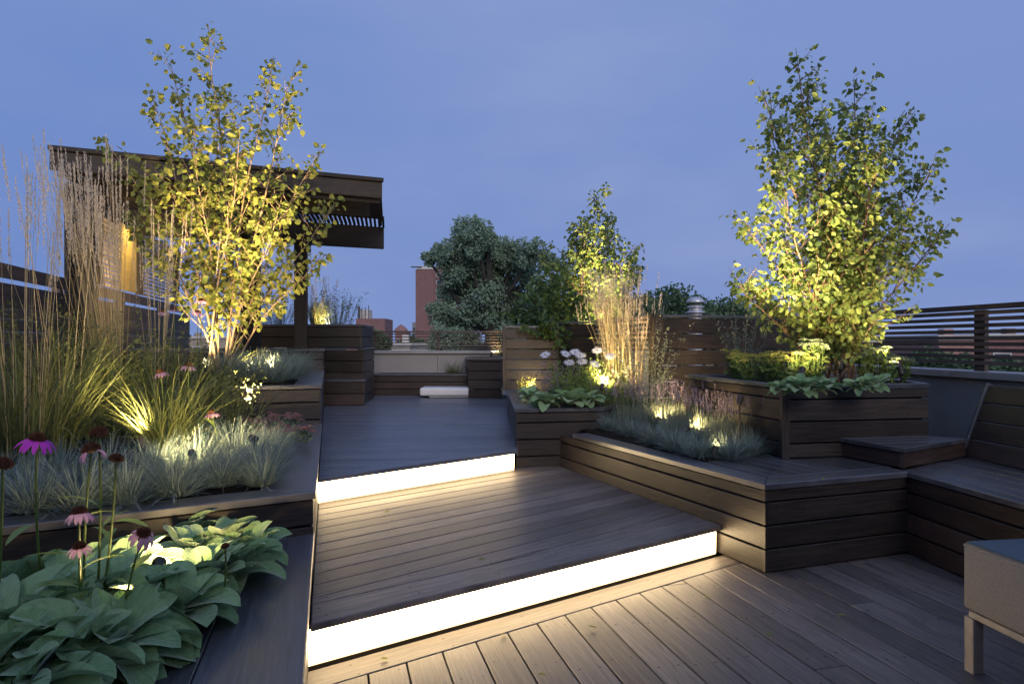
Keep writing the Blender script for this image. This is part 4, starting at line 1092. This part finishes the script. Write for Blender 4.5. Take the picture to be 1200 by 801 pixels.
def daisy(head, foot, label):
    head = Vector(head); foot = Vector(foot); t = thing('daisy', foot, label, 'flower', 'white daisies in the centre planter')
    a = MB(); a.tube([foot, foot.lerp(head, .5) + Vector((U(-.02, .02), 0, 0)), head], [.004, .003, .0025], 5); a.build('stem', L_cone, t)
    ax = Vector((U(-.3, .3), -.7, 1)).normalized(); Rm = Vector((0, 0, 1)).rotation_difference(ax).to_matrix(); p_ = MB()
    for k in range(16):
        az = 2 * math.pi * k / 16; hd = Rm @ Vector((math.cos(az), math.sin(az), .12 + U(-.1, .1))); p_.leaf(head + hd * .006, hd, Rm @ Vector((0, 0, 1)),   .052, .016, .1, .1, random.random())
    p_.build('petals', L_petw, t)
    c_ = MB(); c_.lathe([(.009, 0), (.007, .005), (.001, .007)], head, 12, ax=ax); c_.build('centre', L_yel, t); return t
for i, (px, py, lb) in enumerate(((639, 415, 'white daisy leaning far left on its own'), (663, 414, 'white daisy second from the left in the upper row'), (674, 412, 'topmost white daisy of the cluster'), (680, 416, 'large white daisy in the middle of the cluster'),
                                  (667, 424, 'lower left white daisy of the cluster'), (682, 423, 'lower right white daisy of the cluster'), (700, 410, 'white daisy in front of the reed grass, left one'), (715, 417, 'white daisy in front of the reed grass, right one'), (697, 426, 'low pale daisy against the grass stems'))):
    h_ = atd(px, py, 6.35); daisy(h_, Vector((1.0 * (h_.x * .6 + .28), 6.45, .69)), lb)
# crossing daisy foliage
sage('daisy foliage with narrow leaves under the white flowers', atz(675, 6.5, .68), 120, .32, .15, L_cone, 'daisy_foliage')

# sedum with flat flower heads
def sedum(label, base, n, rad, hgt, hm, lm, name='sedum_plant', hr=.035):
    base = Vector(base); t = thing(name, base, label, 'plant'); a = MB(); b = MB(); c_ = MB()
    for i in range(n):
        az = U(0, 6.28); r_ = rad * math.sqrt(random.random()); p0 = base + Vector((r_ * .6 * math.cos(az), r_ * .6 * math.sin(az), 0)); top = base + Vector((r_ * math.cos(az), r_ * math.sin(az), hgt * U(.75, 1.05)))
        a.tube([p0, p0.lerp(top, .6) + rv() * .01, top], .003, 4, cap=False)
        for k in range(7):
            s_ = U(.15, .9); b.leaf(p0.lerp(top, s_), (rv() + Vector((0, 0, .3))).normalized(), rv(), U(.035, .055), .024, r=random.random())
        for k in range(55):
            q = 2.4 * k; rr = hr * math.sqrt((k + .5) / 55); p = top + Vector((rr * math.cos(q), rr * math.sin(q), .012 * (1 - (rr / hr) ** 2) + U(-.003, .003)))
            c_.leaf(p - Vector((0, 0, .004)), (rv() * .6 + Vector((0, 0, 1))).normalized(), rv(), .009, .008, r=random.random())
    a.build('stems', lm, t); b.build('leaves', lm, t); c_.build('flower_heads', hm, t); return t
sedum('dusty pink sedum at the right corner of the second left planter', atz(332, 4.55, .575), 40, .20, .10, L_sedum, L_sage, hr=.026)
sedum('dusty pink sedum behind, against the third planter wall', atz(318, 5.05, .575), 46, .26, .12, L_sedum, L_sage, hr=.026)
sedum('lime green flowering sedum at the left corner of the square planter', atz(885, 5.25, .95), 30, .20, .20, L_yel, L_sedg)
sedum('lit yellow green sedum in the middle of the square planter', atz(920, 5.0, .95), 36, .20, .21, L_yel, L_sedg)
sedum('taller dark headed sedum in front of the birch stems', atz(955, 4.95, .95), 20, .11, .30, L_sage, L_sedg)
sedum('dark headed sedum right of the birch stems', atz(1022, 5.1, .95), 22, .15, .25, L_sage, L_sedg)
sedum('lime sedum at the far left rim of the square planter', atz(864, 5.6, .95), 20, .13, .22, L_yel, L_sedg)
sedum('small sedum at the right end of the square planter', atz(1050, 5.0, .95), 14, .10, .18, L_sage, L_sedg)

# ---------------------------------------------------------------- garden spotlights
WARM = (1.0, .71, .33)
def spot(loc, aim, power, label, size=75, r_=.03, vis=True, blend=1.0, stk=.17):
    loc = Vector(loc); aim = Vector(aim); d = (aim - loc).normalized(); t = thing('garden_spotlight', loc, label, 'garden light', 'garden spotlights')
    a = MB(); a.tube([loc + Vector((0, 0, -stk)), loc - d * .03], .006, 6); a.build('stake', M_dark, t)
    a = MB(); a.lathe([(.001, -.055), (.014, -.05), (.018, -.036), (.019, 0), (.021, .003), (.021, .014), (.018, .014), (.018, .005)], loc, 20, ax=d); a.build('housing', M_dark, t, True)
    a = MB(); a.lathe([(.017, .005), (.001, .005)], loc, 16, ax=d); a.build('lens', M_lens, t)
    li = bpy.data.lights.new('spot_beam', 'SPOT'); li.energy = power * 5.5; li.color = WARM; li.spot_size = R(size); li.spot_blend = blend; li.shadow_soft_size = r_
    o = bpy.data.objects.new('spot_beam', li); COL.objects.link(o); o.parent = t; o.location = d * .03
    o.rotation_euler = d.to_track_quat('-Z', 'Y').to_euler(); return t
spot(atz(838, 4.44, .555), atz(852, 4.62, .80), 1.5, 'small spotlight glowing in the fescue edge of the lavender bed', 130)
spot(atz(150, 1.98, .505), atz(108, 1.78, .86), 2.2, 'small spotlight added to brighten the coneflower stems in the nearest planter', 90)  # extra lamp, added to lift the coneflower stems and leaves
spot(atz(186, 2.18, .54), atz(200, 2.45, .66), 7.5, 'spotlight hidden among the nearest leaf rosettes', 150)
spot(atz(215, 6.9, 1.02), V3(fence_x(8.1), 8.1, 2.35), 90, 'spotlight in the third planter washing the slatted pergola screens', 75)
spot(atz(165, 3.80, .70), atz(112, 4.6, 1.75), 26, 'spotlight in the second planter aimed up the reed grass', 80)
spot(atz(225, 3.42, .69), atz(190, 4.9, 1.25), 9, 'spotlight behind the arching grass', 130)
spot(atz(296, 3.75, .72), atz(262, 4.05, .70), 4, 'low spotlight grazing the lit fescue tuft', 140)
spot(atz(236, 5.98, .99), atd(262, 210, 6.4), 30, 'spotlight at the foot of the left birch', 110)
spot(atz(296, 5.05, .74), atd(258, 120, 6.25), 400, 'narrow spotlight in the second planter aimed at the birch crown', 50)
spot(atz(318, 6.05, .99), atd(320, 180, 6.3), 32, 'second spotlight under the left birch, near the pale fescue', 100)
spot(atz(285, 6.25, 1.04), atz(345, 7.0, 1.0), 5, 'small spotlight in the third planter among pale fescue', 120)
spot(atz(706, 6.1, .86), atd(728, 380, 6.8), 26, 'spotlight at the foot of the golden reed grass', 110)
spot(atz(690, 8.75, 1.25), atd(698, 320, 9.4), 40, 'spotlight below the small centre birch', 110)
spot(atz(715, 8.6, 1.25), atd(698, 250, 9.4), 200, 'narrow spotlight aimed at the top of the small centre birch', 50)
spot(atz(940, 4.66, 1.06), atd(965, 300, 5.4), 9, 'spotlight in the square planter lighting the right birch', 120)
spot(atz(1055, 4.85, 1.06), atd(1010, 280, 5.3), 8, 'second spotlight in the square planter, right of the stems', 110)
spot(atz(985, 4.78, 1.10), atd(975, 160, 5.35), 13, 'spotlight between the rosettes at the front of the square planter', 105)
spot(atz(868, 4.62, .87), atd(980, 150, 5.3), 210, 'narrow spotlight beside the square planter aimed up the birch', 50, stk=.39)
spot(atz(806, 5.15, .60), atz(862, 5.25, .80), 4.5, 'spotlight by the lavender lighting the square planter side', 110)
spot(atz(772, 5.75, .60), atz(800, 6.4, .9), 8, 'spotlight buried between lavender plants', 120)
spot(atz(812, 6.0, .62), atz(815, 6.9, 1.1), 12, 'spotlight washing the tall screen', 140)
spot(atz(628, 7.45, .74), atz(608, 8.0, .95), 4, 'spotlight washing the six-board screen', 130)
spot(atd(385, 383, 10.3), atd(370, 350, 10.6), 9, 'spotlight on the raised planter behind the post', 110)
spot(Vector((-.35, 11.85, 1.05)), Vector((-.2, 12.0, 1.3)), 3, 'spotlight at the far parapet above the dark box', 120)
sage('tangle of narrow weedy foliage at the foot of the tallest reed grass', atz(118, 4.7, .60), 110, .62, .20, L_cone, 'aster_foliage', L_grass)
sage('tangle of narrow foliage between the reed grasses and the birch', atz(165, 5.0, .60), 90, .58, .22, L_cone, 'aster_foliage', L_grass)
sage('shaded narrow foliage in front of the left fence', atz(55, 5.0, .60), 110, .70, .26, L_grass, 'aster_foliage', L_grass)
sage('green foliage low beside the arching grass, above the pink sedum', atz(262, 4.9, .60), 80, .34, .20, L_grass, 'aster_foliage', L_grass)
m_ = MB()
for k in range(170):
    Yb = U(4.0, 5.6); xb = U(fence_x(Yb) + .3, wall_x(Yb) - .45); m_.blade((xb, Yb, .58), U(0, 6.28), U(.0, .8), U(.25, .75), U(.004, .009), U(.2, 2.2), 8, random.random(), .1)
tag(m_.build('loose_grass', L_grass), 'loose stray grass blades between the clumps of the second left planter', 'grass', kind='stuff')
# lamp inside the pergola, on the plywood panel
tl_ = thing('wall_lamp', (fence_x(8.6) + .28, 8.6, 2.86), 'small lamp under the pergola roof lighting the plywood panel', 'lamp')
a = MB(); a.lathe([(.001, .05), (.05, .045), (.05, 0), (.044, 0)], tl_.location, 16); a.build('housing', M_dark, tl_)
li = bpy.data.lights.new('lamp_beam', 'SPOT'); li.energy = 50; li.color = (1, .75, .3); li.spot_size = R(140); li.spot_blend = .8; li.shadow_soft_size = .04
o = bpy.data.objects.new('lamp_beam', li); COL.objects.link(o); o.parent = tl_; o.location = (0, 0, -.03)

# ---------------------------------------------------------------- far trees
def far_tree(name, label, cx, ytop, wpx, dist, zg=-9, n=5000, leaf=.28, mat=None, lobes=16, ybot=None, group=None, seed=1, limbs=True, flat=1.0):
    random.seed(seed); top = atd(cx, ytop, dist); half = wpx / 2 * dist / F; zb_ = max(zg + 2, top.z - max(half * 2.3, 3.0))
    t = thing(name, (top.x, dist, zg), label, 'tree', group); tr = MB(); lf = MB(); Hc = top.z - zb_; cz = zb_ + Hc * .5
    cen = Vector((top.x, dist, cz)); tr.tube([(top.x, dist, zg), (top.x + .2, dist, zb_), (top.x - .1, dist, zb_ + Hc * .55), (top.x, dist, top.z - Hc * .2)], [half * .09 + .1, half * .07 + .08, half * .035, .03], 8)
    L = []
    for k in range(lobes):
        for q in range(30):
            v = Vector((U(-1, 1), U(-1, 1), U(-1, 1)))
            if v.length < 1 and v.length > .25: break
        rr = U(.26, .46)
        c = cen + Vector((v.x * half * (1 - rr * .9), v.y * half * .8 * (1 - rr), v.z * Hc * .5 * (1 - rr * .9))); L.append((c, rr))
        if limbs:
            st = Vector((top.x, dist, U(zb_, cz))); mid_ = st.lerp(c, .5) + Vector((0, 0, -.05 * Hc)); tr.tube([st, mid_, c], [half * .03 + .03, half * .018 + .02, .02], 5, cap=False)
    L.append((cen + Vector((0, 0, Hc * .5 * .70)), .28))
    for k in range(12):
        x = -.86 + 1.72 * k / 11; zz = .66 * math.sqrt(1 - x * x) * U(.8, 1.05); L.append((cen + Vector((x * half * .85, U(-.3, .3) * half, zz * Hc * .5)), U(.20, .30)))
    for k in range(n):
        c, rr = random.choice(L); v = rv(); s_ = random.random() ** .4
        p = c + Vector((v.x * half * rr * s_, v.y * half * rr * s_, v.z * Hc * .5 * rr * s_ * 1.0))
        # break the outline with small clumps
        nn = mnoise.noise(p * (1.1 / max(.4, leaf * 3))); 
        if nn < -.30: continue
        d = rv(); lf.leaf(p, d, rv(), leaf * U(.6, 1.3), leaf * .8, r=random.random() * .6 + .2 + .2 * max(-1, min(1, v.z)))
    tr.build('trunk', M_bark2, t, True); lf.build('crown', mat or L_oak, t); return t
def oak():
    random.seed(12); D = 34.0; t = thing('oak_tree', (atd(572, 0, D).x, D, -9), 'large rounded oak with an irregular crown behind the far fence', 'tree'); tr = MB(); lf = MB()
    lob = [(545, 275, 30), (560, 265, 24), (580, 280, 30), (530, 300, 28), (512, 292, 14), (503, 296, 8), (600, 290, 24), (622, 290, 20), (555, 310, 34), (590, 315, 30), (620, 315, 24), (535, 340, 26), (520, 365, 20), (565, 350, 32), (600, 350, 32), (630, 340, 20),
           (545, 375, 24), (590, 378, 26), (625, 375, 18), (640, 300, 12), (570, 262, 14), (545, 262, 10), (640, 350, 16), (572, 335, 25), (612, 300, 16), (550, 400, 30), (600, 405, 34), (526, 395, 22)]
    tk = atd(575, 0, D).x
    tr.tube([(tk, D, -9), (tk + .1, D, -4), (tk, D, atd(0, 385, D).z), (tk - .1, D, atd(0, 340, D).z), (tk, D, atd(0, 290, D).z)], [.5, .38, .30, .2, .07], 9)
    for (x, y, r_) in lob:
        y = y + max(0, (315 - y) * .32); x = 572 + (x - 572) * 1.04
        c = atd(x, y, D + U(-2.0, 2.0)); rr = r_ * D / F; st = Vector((tk, D, min(c.z - .4, atd(0, U(350, 395), D).z))); md = st.lerp(c, .55) + Vector((0, 0, -.25))
        tr.tube([st, md, c, c + rv() * rr * .5], [.13, .09, .05, .02], 6, cap=False)
        subs = [c + rv() * rr * U(.35, .95) for _ in range(int(9 + r_ * .6))]
        for sb in subs:
            cs = rr * U(.22, .36); tr.tube([c, c.lerp(sb, .5) + rv() * .06, sb], [.035, .022, .01], 3, cap=False)
            for k in range(int(30 + 75 * (cs / .4))):
                v = rv(); p = sb + v * cs * random.random() ** .45; p.z += -.1 * cs
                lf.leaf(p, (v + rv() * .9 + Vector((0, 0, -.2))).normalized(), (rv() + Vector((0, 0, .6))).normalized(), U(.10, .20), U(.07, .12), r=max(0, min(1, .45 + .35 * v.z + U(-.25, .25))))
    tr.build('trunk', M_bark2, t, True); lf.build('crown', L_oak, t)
oak()
gt = 'trees beyond the terrace'
specs = [(790, 326, 125, 48, 'broad dark tree behind the roof vent'), (742, 340, 105, 55, 'dark tree behind the golden reed grass'), (846, 343, 105, 50, 'dark tree left of the right birch'), (696, 340, 110, 60, 'dark tree behind the small birch'),
         (440, 386, 40, 60, 'small round tree at the left end of the far fence'), (540, 388, 60, 90, 'low tree line below the oak'), (900, 350, 80, 60, 'dark tree hidden behind the right birch'),
         (480, 391, 50, 110, 'distant tree in front of the tower foot'), (1090, 404, 60, 45, 'low green tree seen through the right fence'), (1030, 396, 70, 60, 'green tree behind the right fence and birch'), (1180, 414, 70, 40, 'low tree at the far right behind the fence slats'),
         (1135, 412, 50, 42, 'low shrubby tree behind the fence post'), (120, 385, 60, 70, 'far tree behind the left fence'), (300, 392, 70, 80, 'far tree seen under the pergola'), (960, 372, 80, 60, 'dark tree behind the right birch stems')]
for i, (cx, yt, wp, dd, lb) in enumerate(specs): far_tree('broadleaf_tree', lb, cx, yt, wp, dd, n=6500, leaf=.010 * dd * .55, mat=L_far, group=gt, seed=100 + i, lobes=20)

# ---------------------------------------------------------------- far buildings
def brick(name, c):
    m, n, l = newmat(name); o = n('ShaderNodeOutputMaterial'); p = n('ShaderNodeBsdfPrincipled'); l(p.outputs[0], o.inputs[0]); uv = n('ShaderNodeUVMap'); uv.uv_map = 'UVMap'
    b = n('ShaderNodeTexBrick'); b.inputs['Scale'].default_value = 2.2; b.inputs['Color1'].default_value = (*c, 1); b.inputs['Color2'].default_value = (*[x * .75 for x in c], 1); b.inputs['Mortar'].default_value = (*[x * 1.15 for x in c], 1)
    z = n('ShaderNodeTexNoise'); z.inputs['Scale'].default_value = .4; z.inputs['Detail'].default_value = 5; l(uv.outputs[0], b.inputs['Vector']); l(uv.outputs[0], z.inputs['Vector'])
    mr = n('ShaderNodeMapRange'); mr.inputs[3].default_value = .75; mr.inputs[4].default_value = 1.2; l(z.outputs[0], mr.inputs[0]); vm = n('ShaderNodeVectorMath', operation='SCALE'); l(b.outputs[0], vm.inputs[0]); l(mr.outputs[0], vm.inputs['Scale'])
    l(vm.outputs[0], p.inputs['Base Color']); p.inputs['Roughness'].default_value = .85; return m
B_red = brick('tower_brick', (.25, .135, .12)); B_pink = brick('pink_brick', (.42, .23, .19)); B_tan = brick('tan_brick', (.40, .33, .26))
M_glass = plain('window_glass', (.05, .06, .08), .15, 2, .2, 0, .7); M_conc = plain('pale_concrete', (.55, .52, .46), .8, 1, .1); M_roof = plain('felt_roof', (.10, .10, .11), .9, 1, .2)
def block(t, name, p0, p1, depth, z0, z1, mat):
    """box with front edge p0-p1, going back by depth"""
    p0 = Vector(p0); p1 = Vector(p1); d = (p1 - p0).normalized(); o_ = Vector((-d.y, d.x)); a, b, c_, e = p0, p1, p1 + o_ * depth, p0 + o_ * depth; m_ = MB()
    for q, r_ in ((a, b), (b, c_), (c_, e), (e, a)):
        L_ = (r_ - q).length; m_.face([(q.x, q.y, z0), (r_.x, r_.y, z0), (r_.x, r_.y, z1), (q.x, q.y, z1)], [(0, 0), (L_, 0), (L_, z1 - z0), (0, z1 - z0)])
    m_.face([(a.x, a.y, z1), (b.x, b.y, z1), (c_.x, c_.y, z1), (e.x, e.y, z1)]); return m_.build(name, mat, t)
def windows(t, p0, p1, z0, z1, cols, rows, ww=.55, hh=.5, mat=None, frame=None, lit=0):
    p0 = Vector(p0); p1 = Vector(p1); d = (p1 - p0).normalized(); o_ = Vector((d.y, -d.x)); L_ = (p1 - p0).length; cw = L_ / cols; ch = (z1 - z0) / rows
    for i in range(cols):
        for j in range(rows):
            c = p0 + d * (cw * (i + .5)); z = z0 + ch * (j + .5); m_ = MB()
            m_.beam((c.x - d.x * cw * ww / 2 + o_.x * .02, c.y - d.y * cw * ww / 2 + o_.y * .02, z), (c.x + d.x * cw * ww / 2 + o_.x * .02, c.y + d.y * cw * ww / 2 + o_.y * .02, z), (o_.x, o_.y, 0), .10, (0, 0, 1), ch * hh)
            f_ = m_.build('window', frame or M_conc, t); m_ = MB(); s_ = .42
            m_.beam((c.x - d.x * cw * ww * s_ + o_.x * .05, c.y - d.y * cw * ww * s_ + o_.y * .05, z), (c.x + d.x * cw * ww * s_ + o_.x * .05, c.y + d.y * cw * ww * s_ + o_.y * .05, z), (o_.x, o_.y, 0), .06, (0, 0, 1), ch * hh * .8); m_.build('pane', M_glass, f_)
D = 220.0; ta = atd(487, 0, D); tb_ = atd(508, 0, D); tt = atd(0, 315, D).z
t = thing('apartment_tower', (ta.x, ta.y, -9), 'tall red brick apartment tower left of the oak', 'building')
block(t, 'wall', ta.xy, tb_.xy, 18, -9, tt, B_red); tc2 = Vector((tb_.x + 12.0, tb_.y + 14)); block(t, 'side_wing', tb_.xy + Vector((.05, .05)), tc2, 4, -9, tt + 1.0, B_red)
block(t, 'cornice', ta.xy + Vector((.6, -.3)), tb_.xy + Vector((0, -.3)), 5, tt, tt + 1.0, M_conc); block(t, 'roof_house', Vector((tb_.x + 5, tb_.y + 8)), Vector((tb_.x + 11, tb_.y + 12)), 6, tt + 1, tt + 5, B_pink)
windows(t, tb_.xy + Vector((.05, .05)), tc2, -2, tt - .5, 4, 11, .55, .55)
m_ = MB(); m_.beam((ta.x - 1.4, ta.y - .1, tt + .75), (ta.x + 2, ta.y - .1, tt + .75), (0, 1, 0), 1.5, (0, 0, 1), .25); m_.build('roof_canopy', M_roof, t)
D = 150.0; a_ = atd(417, 0, D); b_ = atd(451, 0, D); zt_ = atd(0, 372.5, D).z
t = thing('brick_block', (a_.x, a_.y, -9), 'low red brick block with rooftop tank room on the skyline', 'building'); block(t, 'wall', a_.xy, b_.xy, 10, -9, zt_, B_red)
c0 = atd(421, 0, D + 1); c1 = atd(433, 0, D + 1); block(t, 'tank_room', c0.xy, c1.xy, 3, zt_, atd(0, 362, D).z, M_conc); windows(t, a_.xy, b_.xy, -6, zt_ - 1.8, 4, 3)
for k, (x, y) in enumerate(((420.5, 358), (424, 360), (428, 359), (432, 357))):
    m_ = MB(); q = atd(x, 0, D + .6); m_.tube([(q.x, q.y, zt_), (q.x, q.y, atd(0, y, D).z)], .10 if k else .3, 5); m_.build('antenna', M_roof, t)
D = 120.0; a_ = atd(463, 0, D); b_ = atd(477, 0, D); zt_ = atd(0, 388, D).z
t = thing('turret_house', (a_.x, a_.y, -9), 'small brick house with a pointed turret roof on the skyline', 'building'); block(t, 'wall', a_.xy, b_.xy, 4, -9, zt_, B_red); windows(t, a_.xy, b_.xy, -5, zt_ - .3, 2, 2)
m_ = MB(); q = atd(470, 0, D + 1.5); m_.lathe([(1.3, zt_), (1.1, zt_ + .5), (.55, zt_ + 1.0), (.02, atd(0, 379, D).z)], (q.x, q.y, 0), 8); m_.build('roof', B_red, t)
D = 240.0; a_ = atd(483, 0, D); b_ = atd(487.5, 0, D); t = thing('pale_slab_building', (a_.x, a_.y, -9), 'narrow pale concrete building touching the left side of the tower', 'building'); block(t, 'wall', a_.xy, b_.xy, 6, -9, atd(0, 377, D).z, M_conc)
windows(t, a_.xy, b_.xy, 0, 7, 1, 3)
random.seed(44)
houses = [(1100, 1150, 398, 46, B_pink, 'long pink brick house behind the right fence'), (1152, 1240, 396, 52, B_red, 'red brick house at the far right behind the fence'), (1010, 1090, 401, 60, B_tan, 'tan house behind the right birch'),
          (500, 545, 404, 80, B_tan, 'tan house under the oak'), (445, 480, 405, 75, M_conc, 'white walled house seen through the far fence'), (552, 600, 403, 95, B_pink, 'pink house behind the far fence'), (405, 437, 402, 90, B_pink, 'pink brick house seen past the end box'),
          (640, 720, 396, 110, B_red, 'brick terrace behind the small birch'), (760, 860, 388, 120, B_tan, 'tan apartment house behind the dark trees'), (180, 280, 396, 90, B_tan, 'tan house beyond the left fence'), (20, 120, 398, 80, B_red, 'red brick house beyond the left fence'),
          (300, 360, 399, 100, M_conc, 'pale house seen under the pergola')]
for (x0, x1, yt, dd, mt, lb) in houses:
    a_ = atd(x0, 0, dd); b_ = atd(x1, 0, dd + U(-1, 1)); z_ = atd(0, yt, dd).z; t = thing('house', (a_.x, a_.y, -9), lb, 'building', 'houses beyond the terrace')
    block(t, 'wall', a_.xy, b_.xy, 8, -9, z_, mt); block(t, 'cornice', a_.xy + Vector((-.2, -.25)), b_.xy + Vector((.2, -.25)), 8.5, z_ + .003, z_ + .35, M_conc)
    w_ = (b_ - a_).length; windows(t, a_.xy, b_.xy, -8, z_ - .3, max(2, int(w_ / 1.9)), 3, .5, .55)
    c_ = a_.xy.lerp(b_.xy, U(.2, .8)) + Vector((0, 3)); block(t, 'chimney', c_, c_ + Vector((.7, 0)), .7, z_, z_ + U(.8, 1.4), mt)

# ---------------------------------------------------------------- small litter on the decks
random.seed(17)
for k, (px, py, z, lb) in enumerate(((455, 772, .004, 'tiny fallen leaf on the lower deck near the long step'), (592, 742, .004, 'dry fallen leaf by the joint of the lower deck border board'), (700, 735, .004, 'fallen leaf among the middle boards of the lower deck'),
        (826, 700, .004, 'fallen leaf on the lower deck right of the step end'), (560, 655, .181, 'fallen leaf in the middle of the middle deck'), (450, 600, .181, 'fallen leaf near the glowing upper riser'), (520, 500, .358, 'fallen leaf on the upper deck'),
        (905, 745, .004, 'fallen leaf on dark boards in front of the low bench'), (640, 790, .004, 'fallen leaf at the bottom edge of the picture'), (965, 562, .491, 'fallen leaf on the low bench boards'), (980, 720, .004, 'fallen leaf left of the ottoman'))):
    p = at(px, py, z); m_ = MB(); az = U(0, 6.28)
    m_.leaf(Vector((0, 0, .002)), Vector((math.cos(az), math.sin(az), .08)), Vector((U(-.2, .2), U(-.2, .2), 1)), U(.030, .045), U(.018, .026), .5, -.1, random.random())
    o = m_.build('fallen_leaf', L_birch); o.location = p; tag(o, lb, 'leaf', 'fallen leaves on the decks')
